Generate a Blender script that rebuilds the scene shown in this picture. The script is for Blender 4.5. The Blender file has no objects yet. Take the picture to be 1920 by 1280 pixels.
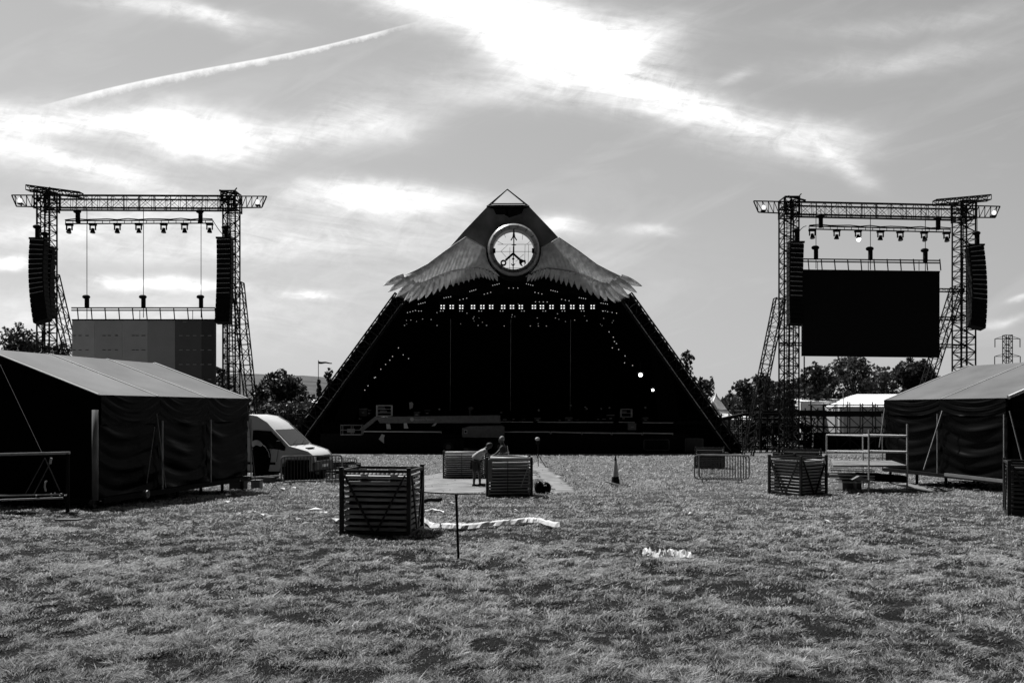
import bpy, math, random
import numpy as np
from mathutils import Vector, Matrix
sc = bpy.context.scene
C = sc.collection
PI = math.pi
rnd = random.Random(7)
F, H, CAMZ, SLOPE = 1500.0, 768.0, 1.7, 0.035   # focal length in photo pixels, horizon row, eye height, fall of the field

# ------------------------------------------------------------------ camera
cd = bpy.data.cameras.new("camera"); cam = bpy.data.objects.new("camera", cd); C.objects.link(cam)
cam.location = (0, 0, CAMZ); cam.rotation_euler = (PI/2, 0, 0)
cd.sensor_width = 36; cd.lens = 36*F/1920; cd.shift_y = (H-640)/1920
cd.clip_start = 0.1; cd.clip_end = 9000
sc.camera = cam
sc.view_settings.view_transform = 'Standard'; sc.view_settings.look = 'None'
sc.view_settings.exposure = 0.4; sc.view_settings.gamma = 1.0
sc.cycles.max_bounces = 5; sc.cycles.transparent_max_bounces = 8
sc.cycles.use_denoising = True

# ------------------------------------------------------------------ sky and sun
SUN_EL, SUN_AZ = math.radians(58), math.radians(-42)      # azimuth from +Y, negative = to the left
w = bpy.data.worlds.new("World"); sc.world = w; w.use_nodes = True
N, L = w.node_tree.nodes, w.node_tree.links
N.clear()
def nd(t, **k):
    n = N.new(t)
    for a, b in k.items(): setattr(n, a, b)
    return n
def mth(op, a, b=None, c=None, clamp=False):
    n = N.new('ShaderNodeMath'); n.operation = op; n.use_clamp = clamp
    for i, v in enumerate((a, b, c)):
        if v is None: continue
        if isinstance(v, (int, float)): n.inputs[i].default_value = v
        else: L.new(v, n.inputs[i])
    return n.outputs[0]
out = nd('ShaderNodeOutputWorld'); bg = nd('ShaderNodeBackground'); L.new(bg.outputs[0], out.inputs[0])
sky = nd('ShaderNodeTexSky', sky_type='NISHITA'); sky.sun_disc = False
sky.sun_elevation = SUN_EL; sky.sun_rotation = SUN_AZ % (2*PI); sky.dust_density = 1.6; sky.air_density = 1.0
bw = nd('ShaderNodeRGBToBW'); L.new(sky.outputs[0], bw.inputs[0])
tc = nd('ShaderNodeTexCoord'); sx = nd('ShaderNodeSeparateXYZ'); L.new(tc.outputs['Generated'], sx.inputs[0])
yy = mth('MAXIMUM', sx.outputs[1], 0.08)
u0 = mth('DIVIDE', sx.outputs[0], yy); v0 = mth('DIVIDE', sx.outputs[2], yy)
def wnoise(scx, scy, detail=5, rough=.55, off=0., rot=0., dist=0.):
    cb = nd('ShaderNodeCombineXYZ'); L.new(u0, cb.inputs[0]); L.new(v0, cb.inputs[1]); cb.inputs[2].default_value = off
    mp = nd('ShaderNodeMapping'); L.new(cb.outputs[0], mp.inputs[0]); mp.inputs['Rotation'].default_value = (0, 0, rot)
    mp2 = nd('ShaderNodeMapping'); L.new(mp.outputs[0], mp2.inputs[0]); mp2.inputs['Scale'].default_value = (scx, scy, 1)
    n = nd('ShaderNodeTexNoise'); L.new(mp2.outputs[0], n.inputs['Vector']); n.inputs['Scale'].default_value = 1
    n.inputs['Detail'].default_value = detail; n.inputs['Roughness'].default_value = rough; n.inputs['Distortion'].default_value = dist
    return n.outputs[0]
wa = wnoise(5, 9, 4, .6, 1.3); wb = wnoise(5, 9, 4, .6, 7.7)
u = mth('ADD', u0, mth('MULTIPLY', mth('SUBTRACT', wa, .5), .09))
v = mth('ADD', v0, mth('MULTIPLY', mth('SUBTRACT', wb, .5), .06))
wisp = wnoise(5, 26, 7, .62, 3.1, math.radians(14), .6)
wisp2 = wnoise(3, 14, 6, .6, 9.4, math.radians(-20), .8)
tot = None
CL = [(890, 12, 230, 50, -12, 1.3), (1010, 85, 190, 48, -18, 1.35), (1150, 75, 120, 38, 8, .75), (1230, 165, 170, 42, -28, .8), (1030, 175, 260, 34, -4, .42),
      (1390, 228, 150, 26, -24, .55), (1510, 248, 120, 30, -8, .5), (1585, 300, 70, 18, -42, .5), (1385, 140, 30, 12, 30, .3),
      (40, 228, 160, 36, 0, 1.1), (365, 252, 120, 44, -6, 1.5), (250, 232, 130, 18, 0, .45), (665, 232, 110, 44, 4, .62), (480, 262, 120, 22, 0, .5), (90, 300, 180, 26, -8, .6), (190, 325, 190, 16, -17, .6),
      (330, 22, 170, 18, -10, .5), (400, 40, 70, 18, -25, .35), (715, 380, 150, 25, -4, 1.35), (300, 400, 330, 40, 0, .36), (640, 445, 330, 30, 0, .34), (270, 528, 95, 12, -3, 1.1), (400, 540, 90, 8, -4, .5),
      (587, 558, 44, 9, 0, 1.0), (20, 495, 50, 12, 0, 1.1), (1045, 430, 50, 13, 0, .7), (1220, 433, 45, 8, 0, .35), (240, 600, 520, 60, 0, .3), (1690, 110, 190, 26, 4, .24), (1700, 40, 230, 20, 5, .18),
      (1880, 612, 44, 8, 8, .4), (1915, 570, 25, 5, 12, .45), (820, 500, 380, 60, 0, .15), (330, 470, 300, 26, 0, .38), (100, 430, 200, 20, 4, .4)]
for (px, py, rx, ry, rot, amp) in CL:
    cx, cy = (px-960)/F, (H-py)/F
    dx, dy = mth('SUBTRACT', u, cx), mth('SUBTRACT', v, cy)
    c, s = math.cos(math.radians(rot)), math.sin(math.radians(rot))
    a = mth('MULTIPLY', mth('ADD', mth('MULTIPLY', dx, c), mth('MULTIPLY', dy, s)), F/rx)
    b = mth('MULTIPLY', mth('SUBTRACT', mth('MULTIPLY', dy, c), mth('MULTIPLY', dx, s)), F/ry)
    r2 = mth('ADD', mth('MULTIPLY', a, a), mth('MULTIPLY', b, b))
    g = mth('MULTIPLY', mth('EXPONENT', mth('MULTIPLY', r2, -1.0)), amp)
    tot = g if tot is None else mth('ADD', tot, g)
wisp3 = wnoise(7, 46, 9, .68, 21.7, math.radians(9), 1.4); wisp4 = wnoise(26, 40, 8, .7, 33.3, math.radians(-30), .9)
mod = mth('ADD', mth('ADD', mth('MULTIPLY', wisp, 1.5), mth('MULTIPLY', wisp2, 1.2)), mth('ADD', mth('MULTIPLY', wisp3, 1.8), mth('MULTIPLY', wisp4, 1.5)))
mod = mth('MAXIMUM', mth('SUBTRACT', mod, 2.08, clamp=False), .02)
cl = mth('MULTIPLY', tot, mod)
gen = mth('MULTIPLY', mth('SUBTRACT', wisp2, .5, clamp=True), .45)       # thin veil everywhere
cl = mth('ADD', cl, gen)
# contrail: a thin band with a crisp upper and a ragged lower edge
wt = wnoise(60, 60, 5, .7, 5.5)
tx = mth('MULTIPLY_ADD', u0, F, 960)                                     # along the trail
ln = mth('MULTIPLY_ADD', mth('SUBTRACT', tx, 75), -0.2219, 200)
s1 = mth('MULTIPLY', mth('SINE', mth('MULTIPLY', mth('SUBTRACT', tx, 75), .0092)), 5.0)
row = mth('SUBTRACT', H, mth('MULTIPLY', v0, F))
dd = mth('SUBTRACT', row, mth('SUBTRACT', ln, s1))                       # >0 below the line
wid = mth('MULTIPLY_ADD', mth('MULTIPLY', tx, -1), .013, 18)
up_ = mth('MULTIPLY_ADD', dd, .4, 1.0, clamp=True)
lo_ = mth('SUBTRACT', 1.0, mth('DIVIDE', mth('ADD', dd, mth('MULTIPLY', mth('SUBTRACT', wt, .5), 24)), wid), clamp=True)
ins = mth('MULTIPLY', mth('MULTIPLY', mth('SUBTRACT', tx, 60), .008, clamp=True), mth('MULTIPLY', mth('SUBTRACT', 790, tx), .01, clamp=True))
trail = mth('MULTIPLY', mth('MULTIPLY', mth('MULTIPLY', up_, lo_), ins), .75)
front = mth('GREATER_THAN', sx.outputs[1], .09)
cl = mth('MINIMUM', mth('MULTIPLY', mth('ADD', cl, trail), front), 1.25)
BASE, CLOUD = 1.0, 6.6
base = mth('MULTIPLY', bw.outputs[0], 1.0)
# the photograph's own red-filter grey: even, a little lighter towards the left
lr = mth('MULTIPLY_ADD', mth('MINIMUM', mth('MAXIMUM', u0, -.9), .9), -1.0, 5.1)
vv = mth('MULTIPLY', mth('MINIMUM', mth('MAXIMUM', v0, 0), .6), -2.6)
tone = mth('ADD', lr, vv)
# sky tone lowered behind the camera, out of view, to deepen camera-facing shade
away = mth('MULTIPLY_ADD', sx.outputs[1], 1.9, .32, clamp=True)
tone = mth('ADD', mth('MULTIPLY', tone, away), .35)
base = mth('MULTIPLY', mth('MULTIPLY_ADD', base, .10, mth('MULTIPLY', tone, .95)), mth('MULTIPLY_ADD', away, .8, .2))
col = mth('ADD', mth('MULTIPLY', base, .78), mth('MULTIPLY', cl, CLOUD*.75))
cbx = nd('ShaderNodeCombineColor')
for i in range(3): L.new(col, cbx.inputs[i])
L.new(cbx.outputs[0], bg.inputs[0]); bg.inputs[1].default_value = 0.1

sl = bpy.data.lights.new("sun", 'SUN'); sl.energy = 5.0; sl.angle = math.radians(.5); sl.color = (1, 1, 1)
so = bpy.data.objects.new("sun", sl); C.objects.link(so)
sd = Vector((math.sin(SUN_AZ)*math.cos(SUN_EL), math.cos(SUN_AZ)*math.cos(SUN_EL), math.sin(SUN_EL)))
so.rotation_euler = sd.to_track_quat('Z', 'Y').to_euler(); so.location = (0, 0, 60)

# ------------------------------------------------------------------ helpers
def at(px, py, Y): return Vector(((px-960)*Y/F, Y, CAMZ-(py-H)*Y/F))
def gz(y):
    if y < 100: return -SLOPE*y
    return -3.5-.1*min(1, (y-100)/60)
def G(px, py):
    Y = F*CAMZ/(py-820.5+.0); return Vector(((px-960)*Y/F, Y, gz(Y)))
def zpx(px, py_top, Y): return CAMZ-(py_top-H)*Y/F

def mat(name, g, rough=.6, var=.15, scale=3., metal=0., bump=0., spec=.4, trans=0., emit=None, g2=None, stretch=None):
    m = bpy.data.materials.new(name); m.use_nodes = True
    n, l = m.node_tree.nodes, m.node_tree.links
    b = n['Principled BSDF']
    b.inputs['Roughness'].default_value = rough; b.inputs['Metallic'].default_value = metal
    b.inputs['Specular IOR Level'].default_value = spec
    t = n.new('ShaderNodeTexCoord'); nz = n.new('ShaderNodeTexNoise'); nz.inputs['Scale'].default_value = scale; nz.inputs['Detail'].default_value = 6
    if stretch:
        mp = n.new('ShaderNodeMapping'); mp.inputs['Scale'].default_value = stretch
        l.new(t.outputs['Object'], mp.inputs[0]); l.new(mp.outputs[0], nz.inputs['Vector'])
    else: l.new(t.outputs['Object'], nz.inputs['Vector'])
    r = n.new('ShaderNodeValToRGB'); l.new(nz.outputs[0], r.inputs[0])
    lo, hi = (g*(1-var), g*(1+var)) if g2 is None else (g, g2)
    r.color_ramp.elements[0].position = .3; r.color_ramp.elements[1].position = .7
    r.color_ramp.elements[0].color = (lo, lo, lo, 1); r.color_ramp.elements[1].color = (hi, hi, hi, 1)
    l.new(r.outputs[0], b.inputs['Base Color'])
    if bump:
        bp = n.new('ShaderNodeBump'); bp.inputs['Strength'].default_value = bump; bp.inputs['Distance'].default_value = .02
        l.new(nz.outputs[0], bp.inputs['Height']); l.new(bp.outputs[0], b.inputs['Normal'])
    if emit:
        b.inputs['Emission Color'].default_value = (1, 1, 1, 1); b.inputs['Emission Strength'].default_value = emit
    if trans:
        tr = n.new('ShaderNodeBsdfTranslucent'); mx = n.new('ShaderNodeMixShader'); mx.inputs[0].default_value = trans
        l.new(r.outputs[0], tr.inputs[0]); o = n['Material Output']
        l.new(b.outputs[0], mx.inputs[1]); l.new(tr.outputs[0], mx.inputs[2]); l.new(mx.outputs[0], o.inputs[0])
    return m
M = dict(
    black=mat('black_cloth', .004, .95, .3, spec=.03), blackgloss=mat('black_vinyl', .003, .26, .3, 2, spec=.045), blackmat=mat('black_paint', .008, .7, .3, spec=.1),
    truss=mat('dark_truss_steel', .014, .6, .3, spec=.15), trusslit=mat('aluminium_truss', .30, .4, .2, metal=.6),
    steel=mat('galvanised_steel', .34, .42, .2, 8, metal=.75), barrier=mat('worn_barrier_tube', .16, .45, .3, 8, metal=.3), rail=mat('scuffed_pale_tube', .38, .45, .2, 8),
    dgrey=mat('dark_grey_paint', .05, .5, .2), mgrey=mat('mid_grey_paint', .16, .5, .15), lgrey=mat('light_grey_paint', .4, .5, .1), white=mat('white_paint', .72, .3, .05),
    whitecloth=mat('white_cloth', .62, .8, .08, 6, bump=.3), tentroof=mat('grey_pvc_roof', .115, .5, .2, .9, bump=.25, spec=.3), seam=mat('pale_seam_tape', .8, .5, .1),
    tentwhite=mat('white_tent_pvc', .8, .6, .05), feather=mat('grey_wing_canvas', .8, .5, .2, 2.2, bump=.4, trans=.32), pyramid=mat('pyramid_skin', .17, .35, .5, .5, spec=.4),
    hoop=mat('hoop_metal', .38, .35, .25, 2, metal=.2), led=mat('lit_lamp', .5, .5, 0, emit=.8), ledmid=mat('half_lit_lamp', .5, .5, 0, emit=.38), ledsoft=mat('dim_lit_lamp', .5, .5, 0, emit=.22), glow=mat('bright_lit_lamp', .5, .5, 0, emit=5.),
    glass=mat('dark_glass', .012, .1, .1, spec=.6), bars=mat('dull_barrier_bars', .035, .5, .2), glassdk=mat('black_side_glass', .006, .25, .1, spec=.25), screen=mat('blank_led_screen', .006, .7, .2, spec=.15), wood=mat('weathered_wood', .16, .8, .3, 5, stretch=(1, 8, 8)),
    crate=mat('painted_crate_steel', .02, .55, .3, spec=.3), slat=mat('crate_slat', .34, .5, .3, 4, spec=.4, stretch=(1, 6, 12)), slatdk=mat('dark_crate_slat', .07, .5, .3, 4, stretch=(1, 6, 12)),
    rubber=mat('tyre_rubber', .02, .8, .2), skin=mat('skin', .05, .6, .1), shirt=mat('pale_shirt', .34, .8, .1), hair=mat('dark_hair', .03, .7, .2), shorts=mat('dark_shorts', .02, .8, .25, 20), darkshirt=mat('dark_vest', .03, .8, .1), greyhair=mat('grey_hair', .22, .7, .2),
    boomgrey=mat('boom_paint', .13, .5, .2),
    vanpaint=mat('van_paint', .6, .28, .06, 1.5),
    bark=mat('bark', .04, .9, .3, 6), soil=mat('sandy_bare_soil', .2, .95, .35, 1.6, bump=.6, spec=.1),
    hill=mat('hill_fields', .05, .95, .0, .03, g2=.11, spec=.1), water=mat('reflective_tape', .7, .3, .05),
)

class MB:
    def __init__(s): s.v = []; s.f = []; s.m = None
    def add(s, vs, fs):
        o = len(s.v); s.v += [tuple(x) for x in vs]; s.f += [tuple(i+o for i in f) for f in fs]
    def box(s, c, d, R=None, taper=1.):
        x, y, z = d[0]/2, d[1]/2, d[2]/2
        vs = []
        for sz in (-1, 1):
            t = taper if sz > 0 else 1
            for sx_, sy in ((-1, -1), (1, -1), (1, 1), (-1, 1)):
                p = Vector((sx_*x*t, sy*y*t, sz*z))
                if R is not None: p = R @ p
                vs.append(p+Vector(c))
        s.add(vs, [(0, 3, 2, 1), (4, 5, 6, 7), (0, 1, 5, 4), (1, 2, 6, 5), (2, 3, 7, 6), (3, 0, 4, 7)])
    def bar(s, a, b, w_, h=None, up=None):
        a, b = Vector(a), Vector(b); d = b-a; ln_ = d.length
        if ln_ < 1e-6: return
        z = d/ln_; x = (Vector(up) if up else (Vector((0, 0, 1)) if abs(z.z) < .9 else Vector((0, 1, 0))))
        x = (x-z*x.dot(z)).normalized(); y = z.cross(x); R = Matrix((y, x, z)).transposed()
        s.box((a+b)/2, (w_, h or w_, ln_), R)
    def tube(s, a, b, r, n=6, r2=None, caps=True):
        a, b = Vector(a), Vector(b); d = b-a
        if d.length < 1e-6: return
        z = d.normalized(); x = z.orthogonal().normalized(); y = z.cross(x); r2 = r if r2 is None else r2
        vs = [a+(x*math.cos(2*PI*i/n)+y*math.sin(2*PI*i/n))*r for i in range(n)]+[b+(x*math.cos(2*PI*i/n)+y*math.sin(2*PI*i/n))*r2 for i in range(n)]
        fs = [(i, (i+1) % n, n+(i+1) % n, n+i) for i in range(n)]
        if caps: fs += [tuple(range(n-1, -1, -1)), tuple(range(n, 2*n))]
        s.add(vs, fs)
    def path(s, pts, r, n=6):
        for a, b in zip(pts[:-1], pts[1:]): s.tube(a, b, r, n)
    def ball(s, c, r, n=8, m=6, sc_=(1, 1, 1)):
        vs = [Vector(c)+Vector((r*sc_[0]*math.sin(PI*j/m)*math.cos(2*PI*i/n), r*sc_[1]*math.sin(PI*j/m)*math.sin(2*PI*i/n), r*sc_[2]*math.cos(PI*j/m))) for j in range(m+1) for i in range(n)]
        s.add(vs, [(j*n+i, (j+1)*n+i, (j+1)*n+(i+1) % n, j*n+(i+1) % n) for j in range(m) for i in range(n)])
    def lathe(s, c, prof, n=16, axis='z'):
        c = Vector(c); vs = []
        for (r, h) in prof:
            for i in range(n):
                a = 2*PI*i/n
                p = {'z': (r*math.cos(a), r*math.sin(a), h), 'y': (r*math.cos(a), h, r*math.sin(a)), 'x': (h, r*math.cos(a), r*math.sin(a))}[axis]
                vs.append(c+Vector(p))
        s.add(vs, [(j*n+i, j*n+(i+1) % n, (j+1)*n+(i+1) % n, (j+1)*n+i) for j in range(len(prof)-1) for i in range(n)])
    def prism(s, poly, dv):
        dv = Vector(dv); n = len(poly); p = [Vector(q) for q in poly]
        s.add(p+[q+dv for q in p], [tuple(range(n-1, -1, -1)), tuple(range(n, 2*n))]+[(i, (i+1) % n, n+(i+1) % n, n+i) for i in range(n)])
    def grid(s, rows):
        m = len(rows[0]); vs = [p for r in rows for p in r]
        s.add(vs, [(j*m+i, j*m+i+1, (j+1)*m+i+1, (j+1)*m+i) for j in range(len(rows)-1) for i in range(m-1)])
    def truss(s, a, b, wv, hv, n, r=.05, rb=.03, zig=True):
        a, b, wv, hv = Vector(a), Vector(b), Vector(wv)/2, Vector(hv)/2
        cs = [(-1, -1), (1, -1), (1, 1), (-1, 1)]
        for p, q in cs: s.tube(a+wv*p+hv*q, b+wv*p+hv*q, r, 5)
        for k in range(n+1):
            c = a.lerp(b, k/n)
            for i in range(4):
                p, q = cs[i], cs[(i+1) % 4]
                P0 = c+wv*p[0]+hv*p[1]; P1 = c+wv*q[0]+hv*q[1]
                s.tube(P0, P1, rb, 4, caps=False)
                if k < n:
                    c2 = a.lerp(b, (k+1)/n)
                    if (k+i) % 2: s.tube(P0, c2+wv*q[0]+hv*q[1], rb, 4, caps=False)
                    else: s.tube(P1, c2+wv*p[0]+hv*p[1], rb, 4, caps=False)
    def build(s, name, m, parent=None, smooth=False, local=False, bevel=0):
        me = bpy.data.meshes.new(name)
        o = bpy.data.objects.new(name, me); C.objects.link(o)
        vs = s.v
        if parent is not None:
            if not local:
                po = root_loc(parent); vs = [(a-po[0], b-po[1], c-po[2]) for a, b, c in vs]
            o.parent = parent
        me.from_pydata(vs, [], s.f); me.materials.append(m)
        if smooth: me.polygons.foreach_set('use_smooth', [True]*len(me.polygons))
        if bevel:
            bv = o.modifiers.new('bevel', 'BEVEL'); bv.width = bevel; bv.segments = 2; bv.limit_method = 'ANGLE'
        me.update(); return o
def root_loc(o):
    p = Vector((0, 0, 0))
    while o is not None: p += o.location; o = o.parent
    return p
def tag(o, label, cat, group=None, kind=None):
    o['label'] = label
    if cat: o['category'] = cat
    if group: o['group'] = group
    if kind: o['kind'] = kind
    return o
def thing(name, loc, label, cat, group=None, rz=0):
    o = bpy.data.objects.new(name, None); C.objects.link(o); o.location = loc; o.rotation_euler = (0, 0, rz); o.empty_display_size = .3
    return tag(o, label, cat, group)
def dup(root, loc, rz, label, scale=None):
    r = root.copy(); C.objects.link(r); r.location = loc; r.rotation_euler = (0, 0, rz); r['label'] = label
    if scale: r.scale = scale
    def rec(a, b):
        for ch in a.children:
            c = ch.copy(); C.objects.link(c); c.parent = b; rec(ch, c)
    rec(root, r); return r
def struct(o, label=None):
    o['kind'] = 'structure'
    if label: o['label'] = label
    return o

# value noise
_tab = np.random.RandomState(3).rand(256, 256)
def vn(x, y):
    xi = np.floor(x).astype(int); yi = np.floor(y).astype(int); fx = x-xi; fy = y-yi
    fx = fx*fx*(3-2*fx); fy = fy*fy*(3-2*fy)
    a = _tab[xi & 255, yi & 255]; b = _tab[(xi+1) & 255, yi & 255]; c = _tab[xi & 255, (yi+1) & 255]; d = _tab[(xi+1) & 255, (yi+1) & 255]
    return (a*(1-fx)+b*fx)*(1-fy)+(c*(1-fx)+d*fx)*fy
def fbm(x, y, o=4):
    t = 0; a = .5; n = 0
    for k in range(o): t = t+a*vn(x*2**k+17.3*k, y*2**k+5.1*k); n += a; a *= .55
    return t/n
def ground_z(x, y):
    x = np.asarray(x, float); y = np.asarray(y, float)
    base = np.where(y < 100, -SLOPE*y, -3.5-.1*np.clip((y-100)/60, 0, 1))
    fade = np.clip((34-y)/22, 0, 1)
    return base+fade*(.22*(fbm(x/2.1, y/1.3, 3)-.5)+.11*(fbm(x/.45+9, y/.4, 2)-.5))-.0*fade

# ------------------------------------------------------------------ ground
def mesh_np(name, V, faces, m, smooth=True, uvattr=None):
    me = bpy.data.meshes.new(name); nf = len(faces); k = faces.shape[1]
    me.vertices.add(len(V)); me.vertices.foreach_set('co', V.astype(np.float32).ravel())
    me.loops.add(nf*k); me.loops.foreach_set('vertex_index', faces.astype(np.int32).ravel())
    me.polygons.add(nf); me.polygons.foreach_set('loop_start', np.arange(0, nf*k, k, dtype=np.int32)); me.polygons.foreach_set('loop_total', np.full(nf, k, np.int32))
    if smooth: me.polygons.foreach_set('use_smooth', np.ones(nf, bool))
    if uvattr is not None:
        a = me.attributes.new('tint', 'FLOAT', 'POINT'); a.data.foreach_set('value', uvattr.astype(np.float32))
    me.update(calc_edges=True); me.materials.append(m)
    o = bpy.data.objects.new(name, me); C.objects.link(o); return o
ys = np.concatenate([np.linspace(-60, 2, 20), np.arange(2.15, 34, .15), np.linspace(34.5, 110, 60), np.geomspace(115, 6000, 30)])
xs = np.concatenate([-np.geomspace(6000, 27, 30), np.arange(-26, 26, .2), np.geomspace(26.4, 6000, 30)])
gx, gy = np.meshgrid(xs, ys)
V = np.stack([gx, gy, ground_z(gx, gy)], -1).reshape(-1, 3)
nx, ny = len(xs), len(ys); idx = np.arange(nx*ny).reshape(ny, nx)
Fc = np.stack([idx[:-1, :-1], idx[:-1, 1:], idx[1:, 1:], idx[1:, :-1]], -1).reshape(-1, 4)
gm = bpy.data.materials.new('meadow'); gm.use_nodes = True
n_, l_ = gm.node_tree.nodes, gm.node_tree.links; b_ = n_['Principled BSDF']; b_.inputs['Roughness'].default_value = .95; b_.inputs['Specular IOR Level'].default_value = .1
t_ = n_.new('ShaderNodeTexCoord')
def gno(s, d, st=(1, 1, 1)):
    mp = n_.new('ShaderNodeMapping'); mp.inputs['Scale'].default_value = st; l_.new(t_.outputs['Object'], mp.inputs[0])
    q = n_.new('ShaderNodeTexNoise'); q.inputs['Scale'].default_value = s; q.inputs['Detail'].default_value = d; q.inputs['Roughness'].default_value = .7; l_.new(mp.outputs[0], q.inputs['Vector']); return q.outputs[0]
a1, a2, a3 = gno(38, 6), gno(.35, 5, (1, .5, 1)), gno(2.5, 5)
def gm_(op, a, b, c=None):
    q = n_.new('ShaderNodeMath'); q.operation = op
    for i, x in enumerate((a, b, c)):
        if x is None: continue
        if isinstance(x, float): q.inputs[i].default_value = x
        else: l_.new(x, q.inputs[i])
    return q.outputs[0]
s_ = gm_('ADD', gm_('MULTIPLY', a1, .5), gm_('ADD', gm_('MULTIPLY', a2, .3), gm_('MULTIPLY', a3, .2)))
rp = n_.new('ShaderNodeValToRGB'); l_.new(s_, rp.inputs[0])
for e, p, g in zip(rp.color_ramp.elements, (.40, .60), (.07, .21)): e.position = p; e.color = (g, g, g, 1)
# dark thatch and soil under the long grass, short turf farther down the field
rs_ = n_.new('ShaderNodeValToRGB'); l_.new(s_, rs_.inputs[0])
for e, p, g in zip(rs_.color_ramp.elements, (.42, .66), (.010, .04)): e.position = p; e.color = (g, g, g, 1)
sy_ = n_.new('ShaderNodeSeparateXYZ'); l_.new(t_.outputs['Object'], sy_.inputs[0])
mr_ = n_.new('ShaderNodeMapRange'); mr_.inputs[1].default_value = 20; mr_.inputs[2].default_value = 42; l_.new(gm_('MULTIPLY_ADD', a3, 14., sy_.outputs[1]), mr_.inputs[0])
mg_ = n_.new('ShaderNodeMixRGB'); l_.new(mr_.outputs[0], mg_.inputs[0]); l_.new(rs_.outputs[0], mg_.inputs[1]); l_.new(rp.outputs[0], mg_.inputs[2])
l_.new(mg_.outputs[0], b_.inputs['Base Color'])
bp = n_.new('ShaderNodeBump'); bp.inputs['Strength'].default_value = 1.0; bp.inputs['Distance'].default_value = .06; l_.new(a1, bp.inputs['Height']); l_.new(bp.outputs[0], b_.inputs['Normal'])
struct(mesh_np('ground', V, Fc, gm), 'rough grass field falling gently towards the stage')

# bare tracks
def inpoly(px, py, poly):
    r = np.zeros(px.shape, bool); n = len(poly)
    for i in range(n):
        x1, y1 = poly[i]; x2, y2 = poly[(i+1) % n]
        c = ((y1 > py) != (y2 > py)) & (px < (x2-x1)*(py-y1)/(y2-y1+1e-9)+x1); r ^= c
    return r
def gpoly(pts): return [(G(*p).x, G(*p).y) for p in pts]
TR = [('dirt_path', 'pale bare sandy track running from the stage past the tripod', gpoly([(1001, 867), (1014, 867), (1036, 884), (1060, 902), (1084, 922), (1038, 925), (1028, 908), (1006, 893), (990, 880)])),
      ('bare_earth', 'pale trampled earth between the slatted crates', gpoly([(788, 894), (830, 886), (880, 880), (960, 876), (1010, 884), (1012, 897), (940, 908), (912, 924), (850, 926), (788, 927)]))]
for nm, lb, poly in TR:
    P = [Vector((x, y, 0)) for x, y in poly]; n = len(P); q = []
    for i in range(n):
        a, b = P[i], P[(i+1) % n]; k = max(2, int((b-a).length/.35))
        for j in range(k):
            p = a.lerp(b, j/k); q.append(p+Vector((rnd.uniform(-.12, .12), rnd.uniform(-.25, .25), 0)))
    poly2 = [(p.x, p.y) for p in q]
    mnx, mxx, mny, mxy = min(p.x for p in q), max(p.x for p in q), min(p.y for p in q), max(p.y for p in q)
    ax, ay = np.arange(mnx, mxx, .12), np.arange(mny, mxy, .2); X, Yg = np.meshgrid(ax, ay)
    Z = ground_z(X, Yg)+.012; idx = np.arange(X.size).reshape(X.shape)
    Fq = np.stack([idx[:-1, :-1], idx[:-1, 1:], idx[1:, 1:], idx[1:, :-1]], -1).reshape(-1, 4)
    cx, cy = X.ravel()[Fq].mean(1), Yg.ravel()[Fq].mean(1)
    Fq = Fq[inpoly(cx, cy, poly2)]
    o = mesh_np(nm, np.stack([X, Yg, Z], -1).reshape(-1, 3), Fq, M['soil']); struct(o, lb)
    ok = o.modifiers.new('edge', 'SOLIDIFY'); ok.thickness = .02; ok.offset = -1

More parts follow.
